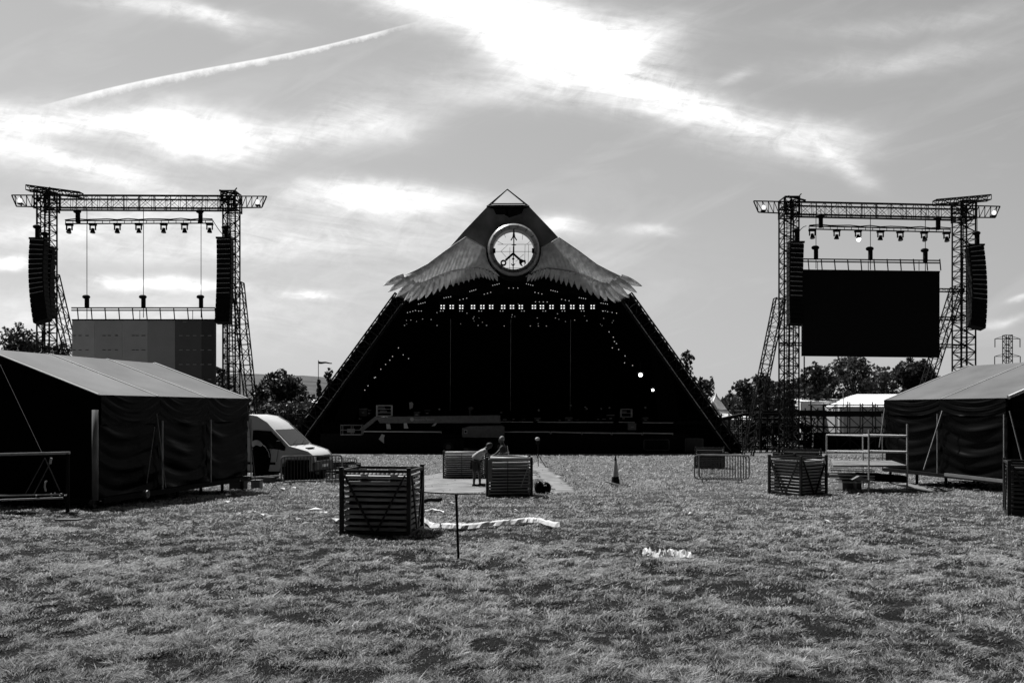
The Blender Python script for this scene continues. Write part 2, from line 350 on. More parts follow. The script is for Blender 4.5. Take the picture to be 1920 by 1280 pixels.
# ------------------------------------------------------------------ grass
def grass():
    R = np.random.RandomState(5); NB = 1560000
    py = R.uniform(853, 1330, NB); py = np.where(R.rand(NB) < .35, 853+(py-853)*.5, py)
    px = R.uniform(-650, 2570, NB)
    Y = 2550/(py-820.5); X = (px-960)*Y/F
    cl_ = .65*fbm(X/.13, Y/.11, 2)+.35*fbm(X/.5, Y/.4, 2); big = fbm(X/1.7+31, Y/1.0+7, 3); fine = vn(X/.09+3, Y/.08)
    keep = np.ones(NB, bool)
    for _, _, poly in TR: keep &= ~(inpoly(X, Y, poly) & (R.rand(NB) < .985))
    keep &= (R.rand(NB) < .3+1.2*fine) & (R.rand(NB) < np.clip(.45+3.4*(cl_-.45)+.4*(big-.5), .30, 1))
    X, Y, cl_, big, fine = [a[keep] for a in (X, Y, cl_, big, fine)]; n = len(X)
    tall = np.exp(-((X-4.2)/2.2)**2-((Y-29)/3.0)**2)*.14
    h = (.012+.055*np.clip((cl_-.32)*2.4, 0, 1)*(.6+.5*big)+.02*R.rand(n)**2)*np.where(Y < 12, 1., 1+.02*(Y-12))+tall*R.rand(n)
    wd = np.maximum(.003, .00068*Y)*R.uniform(.7, 1.5, n)
    lean = R.normal(.25, 1.1, n)+2.6*(vn(X/.14+5, Y/.12)-.5); fwd = R.normal(0, 1.1, n)+2.6*(vn(X/.13+55, Y/.12+9)-.5)
    ang = R.uniform(0, PI, n); dx, dy = np.cos(ang)*wd, np.sin(ang)*wd
    bx, by = lean*h*.62, fwd*h*.62
    bz = ground_z(X, Y)-.01
    tint = np.clip(.50+.35*(big-.5)+.9*(cl_-.5)+.4*(fine-.5)+R.normal(0, 1, n)*np.where(Y > 22, .10, .20)-.06-.08*np.clip((12-Y)/5, 0, 1), 0, 1)
    P = np.empty((n, 5, 3))
    P[:, 0] = np.stack([X-dx, Y-dy, bz], -1); P[:, 1] = np.stack([X+dx, Y+dy, bz], -1)
    P[:, 2] = np.stack([X+dx*.8+bx*.35, Y+dy*.8+by*.35, bz+h*.6], -1); P[:, 3] = np.stack([X-dx*.8+bx*.35, Y-dy*.8+by*.35, bz+h*.6], -1)
    P[:, 4] = np.stack([X+bx, Y+by, bz+h*.9], -1)
    k = np.arange(n)*5
    tri = np.concatenate([np.stack([k, k+1, k+2], -1), np.stack([k, k+2, k+3], -1), np.stack([k+3, k+2, k+4], -1)])
    m = bpy.data.materials.new('grass_blades'); m.use_nodes = True; N_, L_ = m.node_tree.nodes, m.node_tree.links
    b = N_['Principled BSDF']; b.inputs['Roughness'].default_value = .55; b.inputs['Specular IOR Level'].default_value = .3
    at_ = N_.new('ShaderNodeAttribute'); at_.attribute_name = 'tint'; r = N_.new('ShaderNodeValToRGB'); L_.new(at_.outputs['Fac'], r.inputs[0])
    r.color_ramp.elements[0].position = .1; r.color_ramp.elements[1].position = .9
    r.color_ramp.elements[0].color = (GR0, GR0, GR0, 1); r.color_ramp.elements[1].color = (GR1, GR1, GR1, 1)
    L_.new(r.outputs[0], b.inputs['Base Color'])
    tr = N_.new('ShaderNodeBsdfTranslucent'); L_.new(r.outputs[0], tr.inputs[0]); mx = N_.new('ShaderNodeMixShader'); mx.inputs[0].default_value = .4
    L_.new(b.outputs[0], mx.inputs[1]); L_.new(tr.outputs[0], mx.inputs[2]); L_.new(mx.outputs[0], N_['Material Output'].inputs[0])
    o = mesh_np('grass', P.reshape(-1, 3), tri, m, smooth=False, uvattr=np.repeat(tint, 5))
    tag(o, 'tufty unmown grass covering the field', None, kind='stuff')
GR0, GR1 = .05, .60
grass()

# ------------------------------------------------------------------ hills
def hills():
    xs_ = np.linspace(-2600, 2600, 140); rows = []
    for j, (Yh, k) in enumerate([(900, 0), (1050, .35), (1250, .75), (1500, 1.0), (1900, .7)]):
        px = 960+F*xs_/1500
        top = np.interp(px, [-1700, 0, 380, 470, 520, 560, 620, 700, 900, 1200, 1700, 3600], [735, 712, 706, 700, 707, 703, 708, 716, 735, 752, 756, 750])
        zt = CAMZ-(top-H)*1500/F+10*(fbm(xs_/60+3, xs_*0+1, 4)-.5)
        z = -3.6*(1-k)+zt*k+14*(fbm(xs_/120+j*9, xs_*0+j, 3)-.5)*(k > 0)*(k < 1)
        rows.append([(x*Yh/1500, Yh, zz if j else -6) for x, zz in zip(xs_, z)])
    m = MB(); m.grid(rows); struct(m.build('hills', M['hill'], smooth=True), 'wooded far hills beyond the site')
hills()

# ------------------------------------------------------------------ trees
def leafmat(nm, lo, hi):
    m = bpy.data.materials.new(nm); m.use_nodes = True; n, l = m.node_tree.nodes, m.node_tree.links; b = n['Principled BSDF']
    b.inputs['Roughness'].default_value = .5; b.inputs['Specular IOR Level'].default_value = .35
    a = n.new('ShaderNodeAttribute'); a.attribute_name = 'tint'; r = n.new('ShaderNodeValToRGB'); l.new(a.outputs['Fac'], r.inputs[0])
    r.color_ramp.elements[0].color = (lo, lo, lo, 1); r.color_ramp.elements[1].color = (hi, hi, hi, 1); l.new(r.outputs[0], b.inputs['Base Color'])
    tr = n.new('ShaderNodeBsdfTranslucent'); l.new(r.outputs[0], tr.inputs[0]); mx = n.new('ShaderNodeMixShader'); mx.inputs[0].default_value = .25
    l.new(b.outputs[0], mx.inputs[1]); l.new(tr.outputs[0], mx.inputs[2]); l.new(mx.outputs[0], n['Material Output'].inputs[0]); return m
LEAF = leafmat('leaves', .012, .07); LEAFP = leafmat('paler_leaves', .03, .12)
def leaves(name, centers, radii, per, size, m, parent, seed, flat=.8):
    R = np.random.RandomState(seed); V, T = [], []
    for c, r in zip(centers, radii):
        n = max(12, int(per*r*r)); d = R.normal(size=(n, 3)); d /= np.linalg.norm(d, axis=1)[:, None]
        p = np.array(c)+d*(r*R.uniform(.35, 1.08, n)**.6)[:, None]*np.array([1, 1, flat])
        a = R.normal(size=(n, 3)); a /= np.linalg.norm(a, axis=1)[:, None]; b = np.cross(a, R.normal(size=(n, 3))); b /= np.linalg.norm(b, axis=1)[:, None]
        s_ = size*R.uniform(.5, 1.3, n)[:, None]
        V.append(np.stack([p-a*s_, p-b*s_*.6, p+a*s_, p+b*s_*.6], 1).reshape(-1, 3)); T.append(np.repeat(R.rand(n)*.7+.3*R.rand(), 4))
    V = np.concatenate(V); T = np.concatenate(T)
    if parent is not None: V = V-np.array(root_loc(parent))
    o = mesh_np(name, V, np.arange(len(V)).reshape(-1, 4), m, smooth=False, uvattr=T)
    if parent is not None: o.parent = parent
    return o
def tree(px, ptop, wpx, Y, label, seed, shape='round', m=None, density=1., pbot=None):
    R = random.Random(seed); base = Vector(((px-960)*Y/F, Y, gz(Y))); top = CAMZ-(ptop-H)*Y/F; ht = top-base.z; cw = wpx*Y/F/2
    t = thing('conifer' if shape == 'cone' else 'tree', base, label, 'tree', 'trees behind the site')
    tk = MB(); th = ht*.9; r0 = max(.18, ht*.025); tk.tube(base-Vector((0, 0, .3)), base+Vector((0, 0, ht*.45)), r0, 8, r0*.6)
    tk.tube(base+Vector((0, 0, ht*.45)), base+Vector((cw*.1, 0, th)), r0*.6, 6, r0*.12)
    cs, rs = [], []
    z0 = base.z+ht*.16
    nb = 26
    for k in range(nb):
        f = (k+.5)/nb; z = z0+(top-z0)*f
        if shape == 'cone': ww = cw*(1-f)*1.0+.15
        else: ww = cw*math.sin(PI*min(1, .18+.78*f**.9))**.7
        a = R.uniform(0, 2*PI); rr = ww*R.uniform(.35, .95)*.8
        r = (cw*.40 if shape != 'cone' else cw*.3*(1-f)+.2)*R.uniform(.6, 1.15)
        c = Vector((base.x+rr*math.cos(a), Y+rr*math.sin(a), min(z, top-r*.7)))
        cs.append(c); rs.append(r)
        tk.tube(Vector((base.x, Y, max(base.z+ht*.15, c.z-ht*.18))), c, r0*.3, 5, r0*.06)
        for q in range(3):    # twigs reaching past the clump give the ragged edge
            d = Vector((R.gauss(0, 1), R.gauss(0, 1), R.gauss(.3, .8))).normalized(); e = c+d*r*R.uniform(.9, 1.3)
            tk.tube(c, e, r0*.07, 3, .02); cs.append(e); rs.append(r*R.uniform(.22, .38))
    tk.build('trunk', M['bark'], t)
    leaves('crown', cs, rs, 58*density*(130/Y)**1, .0023*Y, m or LEAF, t, seed)
    return t
tree(70, 640, 90, 102, 'tree in the middle of the leafy clump above the grey marquee roof', 112, density=1.2)
tree(38, 617, 120, 95, 'leafy tree showing above the near end of the grey marquee roof', 11)
tree(-20, 640, 90, 92, 'tree cut by the photo edge above the marquee roof', 111)
tree(112, 642, 80, 100, 'lower leafy tree behind the mast of the gantry with the folded grey screen', 12)
tree(418, 690, 60, 110, 'bushy tree half hidden by the grey screen and its lattice mast', 13)
tree(530, 704, 120, 125, 'broad dark oak standing behind the white van', 14, density=1.6)
tree(484, 726, 70, 118, 'smaller dark tree touching the broad oak on its van side', 15, density=1.5)
tree(598, 712, 22, 150, 'small pointed conifer beside the sloping stage leg', 16, 'cone')
tree(616, 694, 30, 110, 'spiky tree top poking out beside the flag and the stage leg', 17, density=.8)
tree(572, 742, 60, 112, 'low dark tree behind the van windscreen', 18, density=1.4)
tree(1285, 660, 52, 120, 'thin topped tree leaning out behind the upper stage leg', 19, density=.7)
tree(1318, 712, 70, 125, 'small leafy tree between the stage leg and the pointed white tent', 20)
tree(1392, 716, 72, 118, 'tree just past the pointed white tent', 21)
tree(1425, 704, 80, 125, 'tree behind the raking brace of the gantry with the black screen', 22)
tree(1470, 735, 60, 115, 'low dark tree directly behind the lattice mast beside the black screen', 23, density=1.4)
tree(1525, 684, 80, 122, 'leafy tree under the near corner of the black screen', 24)
tree(1598, 668, 120, 128, 'tallest spreading tree under the middle of the black screen', 25, m=LEAFP)
tree(1652, 690, 60, 130, 'thin pale tree with gaps showing sky under the black screen', 26, m=LEAFP, density=.55)
tree(1716, 679, 112, 140, 'dense rounded tree beside the marquee roof and the raking brace', 27, density=2.2)
tree(1560, 700, 90, 124, 'leafy tree between the near corner tree and the tallest tree', 31, density=1.2)
tree(1500, 716, 80, 126, 'dark tree just past the lattice mast towards the black screen corner', 32, density=1.4)
tree(1448, 716, 90, 132, 'tree showing between the raking brace and the lattice mast', 33, density=1.2)
tree(1640, 708, 90, 136, 'tree between the thin pale tree and the dense round tree', 34, density=1.3)
tree(1368, 738, 60, 126, 'low tree just behind the tip of the pointed white tent', 35, density=1.4)
tree(1770, 712, 60, 135, 'low tree behind the marquee roof edge and the far lattice mast', 28, density=1.5)
# scrubby hedges
for i, (x0, x1, pt, Y, lb) in enumerate([(405, 600, 745, 105, 'dark hedge behind the white van'), (1330, 1760, 740, 134, 'long dark hedge behind the scaffolding and white tents')]):
    cs = []; rs = []
    t = thing('hedge', at((x0+x1)/2, 848, Y), lb, 'hedge')
    x = x0
    st = MB()
    while x < x1:
        for q in range(2):
            r = rnd.uniform(1.3, 2.0); c = at(x+rnd.uniform(-6, 6), 0, Y+rnd.uniform(-2, 2)); ztop = CAMZ-(pt+rnd.uniform(0, 18)-H)*Y/F
            c.z = ztop-r; cs.append(c)
            rs.append(r); c2 = c.copy(); c2.z -= 1.6; cs.append(c2); rs.append(r*1.1)
        st.tube((c.x, c.y, gz(Y)-.1), c, .06, 4); x += 11
    st.build('stem', M['bark'], t); leaves('foliage', cs, rs, 60, .24, LEAF, t, 60+i)

# ------------------------------------------------------------------ the pyramid stage
SY = 88.0
st = thing('pyramid_stage', (0, SY, gz(SY)), 'huge black pyramid stage with winged roof and round emblem', 'stage')
def sp(px, py, Y=SY): return at(px, py, Y)
KL, KR = (742, 554), (1183, 554)
FL, FR = (528, 850), (1393, 850)
AP = (951, 355)
# side and rear membranes
YB = 108
def back(p, f=.0): return Vector((p.x*.72, YB, p.z))
ol = [sp(*FL), sp(*KL), sp(772, 545), sp(915, 386), sp(991, 386), sp(1133, 545), sp(*KR), sp(*FR)]
sh = MB()
def quad(m_, a, b, c, d): m_.add([a, b, c, d], [(0, 1, 2, 3)])
bk = [back(p) for p in ol]
for i in (3, 4): bk[i] = Vector((ol[i].x, 97, ol[i].z))
for i in (2, 5): bk[i] = Vector((ol[i].x*.9, 104, ol[i].z))
for i in range(7):
    if i == 3: continue
    sh.add([ol[i], ol[i+1], bk[i+1], bk[i]], [(0, 1, 2, 3)])
sh.add([ol[3], ol[4], bk[4], bk[3]], [(0, 1, 2, 3)])
sh.build('side_membrane', M['black'], st)
# front gable skin with the round opening
hc = (963, 468); hr = 37.0
poly = [(915, 386), (991, 386), (1035, 432), (1085, 488), (1133, 545), (1183, 554), (1160, 566), (1100, 538), (1030, 520), (963, 512), (896, 520), (826, 538), (768, 566), (742, 554), (772, 545), (822, 488), (871, 432)]
def raypoly(c, a):
    best = None; d = (math.cos(a), math.sin(a)); n = len(poly)
    for i in range(n):
        p, q = poly[i], poly[(i+1) % n]; ex, ey = q[0]-p[0], q[1]-p[1]; den = d[0]*ey-d[1]*ex
        if abs(den) < 1e-9: continue
        t = ((p[0]-c[0])*ey-(p[1]-c[1])*ex)/den; s2 = ((p[0]-c[0])*d[1]-(p[1]-c[1])*d[0])/den
        if t > 0 and -1e-6 <= s2 <= 1+1e-6: best = t if best is None else max(best, t)
    return best or hr+1
fs = MB(); ringi, ringo = [], []
angs = sorted(set([2*PI*k/144 for k in range(144)]+[math.atan2(p[1]-hc[1], p[0]-hc[0]) % (2*PI) for p in poly]))
for a in angs:
    t = raypoly(hc, a); ringi.append(sp(hc[0]+hr*math.cos(a), hc[1]+hr*math.sin(a))); ringo.append(sp(hc[0]+t*math.cos(a), hc[1]+t*math.sin(a)))
n = len(angs); fs.add(ringi+ringo, [(i, (i+1) % n, n+(i+1) % n, n+i) for i in range(n)])
o = fs.build('gable_skin', M['pyramid'], st); sd_ = o.modifiers.new('s', 'SOLIDIFY'); sd_.thickness = .12
# cloth throat behind the opening, open to the sky behind
cc = sp(*hc); R0 = hr*SY/F
tn = MB(); prof = []
NSEG = 40
rows = []
for (dy, rr, dz) in ((.05, R0*1.02, 0), (3, R0*1.1, .45), (7, R0*1.22, 1.25), (10.2, R0*1.3, 1.9)):
    rows.append([cc+Vector((rr*math.cos(2*PI*i/NSEG), dy, dz+rr*math.sin(2*PI*i/NSEG))) for i in range(NSEG+1)])
tn.grid(rows); tn.build('throat', M['mgrey'], st, smooth=True)
# rear wall with the matching hole: slabs around the throat end
bw_ = MB()
pb = [bk[i] for i in range(8)]
e = rows[-1]
bw_.add([Vector((-24, YB, gz(SY))), Vector((24, YB, gz(SY))), Vector((bk[6].x, YB, bk[6].z)), Vector((bk[1].x, YB, bk[1].z))], [(0, 1, 2, 3)])
bw_.add([bk[1], bk[6], Vector((5.2, 104, 15)), Vector((-4.8, 104, 15))], [(0, 1, 2, 3)])
bw_.build('rear_wall', M['black'], st)
# roof over the stage, under the throat
rf = MB(); rf.add([sp(746, 553, SY+.5), sp(1179, 553, SY+.5), bk[6], bk[1]], [(0, 1, 2, 3)])
rf.add([sp(746, 553, SY+.5), sp(1179, 553, SY+.5), sp(1110, 505, SY+.5), sp(816, 505, SY+.5)], [(0, 1, 2, 3)])
rf.build('ceiling', M['black'], st)
# apex frame
ap = MB(); A = sp(*AP, SY+.8)
b4 = [sp(913, 387), sp(992, 387), sp(984, 382, SY+2.5), sp(922, 382, SY+2.5)]
for p in b4: ap.tube(A, p, .07, 5)
for i in range(4): ap.tube(b4[i], b4[(i+1) % 4], .07, 5)
ap.tube(sp(913, 387), sp(992, 387), .12, 6); ap.build('apex_frame', M['truss'], st)
dk = MB(); dk.prism([sp(914, 387), sp(918, 384), sp(986, 384), sp(993, 388), sp(985, 391), sp(920, 391)], (0, .5, 0)); dk.build('apex_collar', M['blackmat'], st)
# irregular dark panel under the apex
sp_ = MB(); sp_.prism([sp(*q, SY-.1) for q in [(925, 391), (982, 391), (978, 400), (968, 404), (955, 408), (945, 402), (930, 402)]], (0, .04, 0)); sp_.build('top_vent', M['blackmat'], st)
cv = MB(); cv.prism([sp(*q, SY-.1) for q in [(950, 392), (952, 392), (953, 416), (948, 417)]], (0, .03, 0)); cv.build('hanging_cloth', M['mgrey'], st)
# legs
for nm, K_, F_, s in (('left', KL, FL, 1), ('right', KR, FR, -1)):
    lg = MB(); K0 = sp(K_[0]+s*9, K_[1]+2, SY-.6); F0 = sp(F_[0]+s*9, F_[1], SY-.6)
    d = (F0-K0).normalized(); wv = Vector((d.z, 0, -d.x)).normalized()*1.25
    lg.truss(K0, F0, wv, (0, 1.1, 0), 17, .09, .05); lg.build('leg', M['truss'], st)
    ed = MB(); off = wv*(-.5 if (wv.x*s) < 0 else .5)
    i0 = K0+off+Vector((0, -.62, 0)); i1 = F0+off+Vector((0, -.62, 0))
    k = 0
    while k < 14:
        ed.tube(i0.lerp(i1, .03+k/15), i0.lerp(i1, .03+(k+.93)/15), .045, 5); k += 1
    ed.build('leg_edge_rail', M['steel'], st)
# dark scalloped stage fascia, deck, substructure
dz = zpx(0, 791, SY)
dk = MB(); dk.box((-.8, 98.2, dz-.15), (39.5, 19.4, .3)); dk.build('deck', M['black'], st)
fa = MB(); x0, x1 = sp(605, 0).x, sp(1285, 0).x
fa.box(((x0+x1)/2, SY+.4, (dz-.35+gz(SY)-.2)/2), (x1-x0, .3, dz-.35-gz(SY)+.2)); fa.build('fascia', M['black'], st)
for s, xa, xb in ((-1, 600, 640), (1, 1245, 1290)):
    sd2 = MB()
    a, b = sp(xa, 0).x, sp(xb, 0).x
    sd2.prism([(a, SY+1, gz(SY)-.2), (b, SY+1, gz(SY)-.2), (b+s*-2.2, SY+1, sp(0, 640).z), (b+s*-4.0, SY+1, sp(0, 640).z)] if s > 0 else
              [(a, SY+1, gz(SY)-.2), (b, SY+1, gz(SY)-.2), (b+4.0, SY+1, sp(0, 640).z), (b+2.2, SY+1, sp(0, 640).z)], (0, .2, 0))
    sd2.build('side_drape', M['black'], st)
lp = MB()
for (xa, xb, yy_) in ((938, 1000, 790.5), (1008, 1150, 791), (1160, 1190, 791), (1205, 1262, 792)): lp.tube(sp(xa, yy_, SY-.05), sp(xb, yy_+.5, SY-.05), .05, 5)
lp.build('deck_edge_strip', M['white'], st)
fb = MB()
for (xa, xb, ya, yb) in ((680, 828, 808.5, 809.5), (945, 1032, 809.5, 809.5), (1033, 1090, 809.5, 811), (1091, 1146, 811, 811.5), (1147, 1204, 811.5, 812), (1205, 1262, 811.5, 812.5)):
    fb = MB(); fb.bar(sp(xa, ya, SY-1.2), sp(xb, yb, SY-1.2), .09, .12)
    for x in (xa+.5, xb-.5): fb.tube(sp(x, ya, SY-1.2), sp(x, ya+4, SY-1.2), .03, 4)
    fb.build('front_rail', M['white'], st)
fb = MB(); fb.box(((x0+x1)/2, SY-1.0, (sp(0, 812).z+gz(SY)-.2)/2), (x1-x0, .1, sp(0, 812).z-gz(SY)+.2)); fb.build('front_screen', M['blackmat'], st)
# faint drape seams
for px in (845, 958, 1070):
    s_b = MB(); s_b.tube(at(px, 598, 100), at(px-1, 770, 100), .035, 4); s_b.build('drape_cable', M['lgrey'], st)
# wings
def Z(x, y): return (700+x/3.69, 340+y/3.69)
tipsL = [(65, 720), (100, 765), (152, 802), (212, 826), (248, 837), (308, 823), (362, 808), (415, 784), (458, 763), (505, 746), (552, 728), (590, 717), (625, 706), (660, 695), (697, 684), (732, 672), (762, 668), (786, 674), (808, 683), (832, 687), (860, 690)]
rootL = [(215, 660), (245, 672), (285, 690), (325, 705), (345, 712), (372, 705), (405, 690), (440, 672), (475, 655), (512, 640), (552, 625), (588, 618), (618, 612), (650, 608), (682, 603), (715, 600), (742, 602), (764, 608), (785, 618), (808, 628), (838, 640)]
topL = [(190, 664), (300, 612), (380, 570), (500, 480), (580, 425), (640, 385), (700, 420), (775, 460), (803, 560), (872, 655)]
botL = [(205, 680), (290, 705), (350, 692), (420, 660), (490, 632), (560, 610), (635, 600), (715, 592), (800, 612), (866, 652)]
def lerp2(l, t):
    t = t*(len(l)-1); i = min(int(t), len(l)-2); f = t-i; return (l[i][0]*(1-f)+l[i+1][0]*f, l[i][1]*(1-f)+l[i+1][1]*f)
WY = SY-1.3
for side in (0, 1):
    fx = (lambda p: (1925-p[0], p[1]+5)) if side else (lambda p: p)
    def W(p, y): return at(*Z(*fx(p)), y)
    wm = MB(); rows = []
    for j in range(13):
        row = []
        for i in range(49):
            a, b = lerp2(topL, i/48), lerp2(botL, i/48); f = j/12
            rib = .10*abs(math.sin(i*PI*.5))*(f**1.5)
            row.append(W((a[0]*(1-f)+b[0]*f, a[1]*(1-f)+b[1]*f), WY-.26*math.sin(PI*f*.93)-rib))
        rows.append(row)
    wm.grid(rows)
    for k, (t, r) in enumerate(zip(tipsL, rootL)):
        T, Rr = W(t, WY-.16), W(r, WY-.26-.05*(k % 2)); d = T-Rr; ln_ = d.length; d.normalize(); q = Vector((d.z, 0, -d.x))
        nxt = tipsL[min(k+1, len(tipsL)-1)]; prv = tipsL[max(k-1, 0)]
        sp1 = math.dist(nxt, prv)/(2 if 0 < k < len(tipsL)-1 else 1)/3.69*WY/F
        wd = min(.42 if k < 5 else .6, max(.2, sp1*.47))
        pr = [(0, .9), (.3, 1.0), (.52, .86), (.75, .58), (.9, .3), (1., .04)]
        lft = [Rr+d*ln_*f+q*wd*g+Vector((0, .07, 0)) for f, g in pr]; mid = [Rr+d*ln_*f+Vector((0, -.07, 0)) for f, g in pr]; rgt = [Rr+d*ln_*f-q*wd*g+Vector((0, .02, 0)) for f, g in pr]
        wm.grid([lft, mid, rgt])
    wl = wm.build('wing', M['feather'], st, smooth=False); so_ = wl.modifiers.new('s', 'SOLIDIFY'); so_.thickness = .06
    te = MB(); te.path([W(p, WY-.05) for p in topL[:8]], .055, 6); te.build('wing_edge_tube', M['lgrey'], st)
    gl = MB(); R = random.Random(40+side)
    for k in range(34):
        t = R.random(); a, b = lerp2(topL, .1+.75*t), lerp2(botL, .1+.75*t); f = R.uniform(.45, .95)
        gl.ball(W((a[0]*(1-f)+b[0]*f, a[1]*(1-f)+b[1]*f), WY-.72), R.uniform(.02, .045), 5, 3)
    gl.build('wing_glint_studs', M['white'], st)
# round emblem hoop
HY = SY-2.1; hcen = at(963, 468, HY); ro, ri = 48.5*HY/F, 38.5*HY/F
hp = MB(); hp.lathe(hcen, [(ri, .1), (ri+.03, -.05), (ro-.22, -.42), (ro, -.12), (ro, 1.4), (ri, 1.6), (ri, .1)], 64, 'y')
hp.build('hoop', M['hoop'], st, smooth=False)
sg = MB()
for k in range(16):
    a = 2*PI*(k+.5)/16; c, s = math.cos(a), math.sin(a)
    sg.bar(hcen+Vector((c*(ri+.03), -.3, s*(ri+.03))), hcen+Vector((c*(ro-.15), -.42, s*(ro-.15))), .035, .05)
sg.build('hoop_seam', M['blackmat'], st)
ck = MB(); EY = HY+.1
ck.lathe(hcen+Vector((0, 0, -.15)), [(ro-.35, 1.7), (ro+.22, 1.7), (ro+.22, .8), (ro+.05, .3)], 48, 'y')
ck.build('hoop_cradle', M['blackmat'], st)
# emblem hands: a shaft with arrow barbs and two spanners
def E(x, y, Y=EY): return at(*Z(x, y), Y)
em = MB()
em.bar(E(972, 305), E(972, 500), .12, .2); em.bar(E(969, 500), E(967, 640), .10, .2)
for s in (-1, 1):
    em.bar(E(972, 375), E(972+s*20, 408), .11, .11); em.bar(E(967, 585), E(967+s*13, 570), .09, .09)
    em.bar(E(972, 350), E(972+s*5, 385), .15, .15)
em.prism([E(955, 438), E(965, 434), E(980, 434), E(990, 438), E(980, 441), E(965, 441)], (0, .15, 0)); em.prism([E(958, 534), E(968, 525), E(978, 534), E(968, 545)], (0, .15, 0))
em.prism([E(964, 510), E(966, 450), E(975, 450), E(977, 510)], (0, .2, 0)); em.build('emblem_shaft', M['blackmat'], st)
s1 = MB(); s1.bar(E(966, 500), E(915, 546), .26, .2)
cr = E(900, 563); s1.lathe(cr, [(.17, 0), (.33, 0), (.33, .2), (.17, .2), (.17, 0)], 16, 'y'); s1.build('ring_spanner', M['blackmat'], st)
s2 = MB(); s2.bar(E(970, 502), E(1018, 545), .26, .2)
s2.prism([E(*p) for p in [(1008, 548), (1022, 536), (1040, 545), (1052, 543), (1056, 562), (1050, 573), (1043, 556), (1030, 560), (1026, 572), (1035, 588), (1020, 580), (1010, 566)]], (0, .2, 0)); s2.build('open_spanner', M['blackmat'], st)
ws = MB()
for a, b in [((845, 486), (1100, 486)), ((860, 436), (1100, 436)), ((945, 455), (943, 620)), ((1050, 436), (1046, 610)), ((1075, 436), (1070, 600)), ((880, 486), (930, 440)), ((885, 486), (920, 525)), ((850, 410), (900, 436)), ((1090, 410), (1060, 436)), ((1040, 505), (985, 555)), ((1035, 360), (1030, 405)), ((905, 360), (915, 390)), ((870, 600), (1080, 600))]:
    ws.tube(E(*a, SY+1.0), E(*b, SY+1.0), .028, 4)
ws.build('inner_wire', M['truss'], st)
bx = MB()
for x, y in ((834, 480), (1108, 480)): bx.box(E(x, y, HY+.05), (.34, .2, .5))
bx.build('hoop_bracket', M['blackmat'], st)

# lamps hung in the stage
def blinder():
    t = thing('blinder_lamp', (0, 0, 0), 'four lens blinder lamp lit in the row under the wings of the stage', 'stage lamp', 'row of lit blinder lamps in the stage')
    b = MB(); b.box((0, 0, 0), (.62, .16, .56)); b.build('housing', M['blackmat'], t, local=True)
    for s in (-1, 1):
        for z in (-1, 1):
            q = MB(); q.lathe((s*.15, -.1, z*.14), [(0.001, -.01), (.075, -.005), (.085, .02)], 10, 'y'); q.build('lens', M['led'], t, local=True)
    y = MB(); y.bar((-.34, 0, 0), (-.34, 0, .5), .04); y.bar((.34, 0, 0), (.34, 0, .5), .04); y.bar((-.34, 0, .5), (.34, 0, .5), .04); y.build('yoke', M['truss'], t, local=True)
    return t
bl = blinder(); first = True
for px in (830, 847, 865, 887, 904.5, 921, 943.5, 960, 976.5, 1001, 1016, 1034, 1055, 1073, 1090.5, 1111):
    L0 = at(px, 575.5, SY+.6)
    if first: bl.location = L0; first = False
    else: dup(bl, L0, 0, bl['label'])
# lamp bars: a batten with a row of small lit lamps
def batten(name, pts, Y, label, r=.045, m='ledmid', group='small lamp battens in the stage'):
    P = [at(*p, Y) for p in pts]; c = sum(P, Vector())/len(P)
    t = thing(name, c, label, 'lamp batten', group)
    b = MB(); b.tube(P[0]+Vector((0, .12, 0)), P[-1]+Vector((0, .12, 0)), .05, 5); b.build('batten', M['blackmat'], t)
    for p in P:
        q = MB(); q.ball(p, r, 6, 4); q.build('lamp', M[m], t)
def row(a, b, n): return [(a[0]+(b[0]-a[0])*i/(n-1), a[1]+(b[1]-a[1])*i/(n-1)) for i in range(n)]
BT = [((924, 535), (936, 532), 4, 'first batten below the hoop on its ring spanner side'), ((881, 546.5), (892, 543), 4, 'second slanting batten out from the hoop, ring spanner side'), ((832.5, 558.5), (845, 556), 4, 'third slanting batten out from the hoop, ring spanner side'), ((785, 570), (797, 567), 4, 'outermost slanting batten under the ring spanner side wing'),
      ((987, 532), (999, 535), 4, 'first batten below the hoop on its open spanner side'), ((1033, 544), (1045, 547), 4, 'second slanting batten out from the hoop, open spanner side'), ((1086, 558), (1098, 560), 4, 'third slanting batten out from the hoop, open spanner side'), ((1127, 568), (1139, 570), 4, 'outermost slanting batten under the open spanner side wing'),
      ((954, 540), (971, 540), 3, 'flat three lamp batten straight below the hoop'), ((908, 551.5), (920, 548), 3, 'three lamp slanting batten nearer the centre, ring spanner side'), ((862, 562), (875, 559), 3, 'three lamp slanting batten farther out, ring spanner side'), ((1003, 548), (1016, 551), 3, 'three lamp slanting batten nearer the centre, open spanner side'), ((1053, 561), (1067, 564), 3, 'three lamp slanting batten farther out, open spanner side'),
      ((764, 586), (779, 582), 4, 'low outer batten beside the sloping leg, ring spanner side'), ((1131, 583), (1156, 587), 4, 'low outer batten beside the sloping leg, open spanner side'), ((1004, 566), (1026, 566), 4, 'flat batten just above the blinder row')]
for a, b, n, lb in BT: batten('lamp_batten', row(a, b, n), SY+.3, lb)
for i, px in enumerate((787, 828, 864, 900, 940, 980, 1020, 1056, 1092, 1132)):
    batten('twin_lamp', [(px-2, 583), (px+3, 583)], SY+.8, 'twin lamp hanging just under the blinder row of the stage', group='twin lamps under the blinder row')
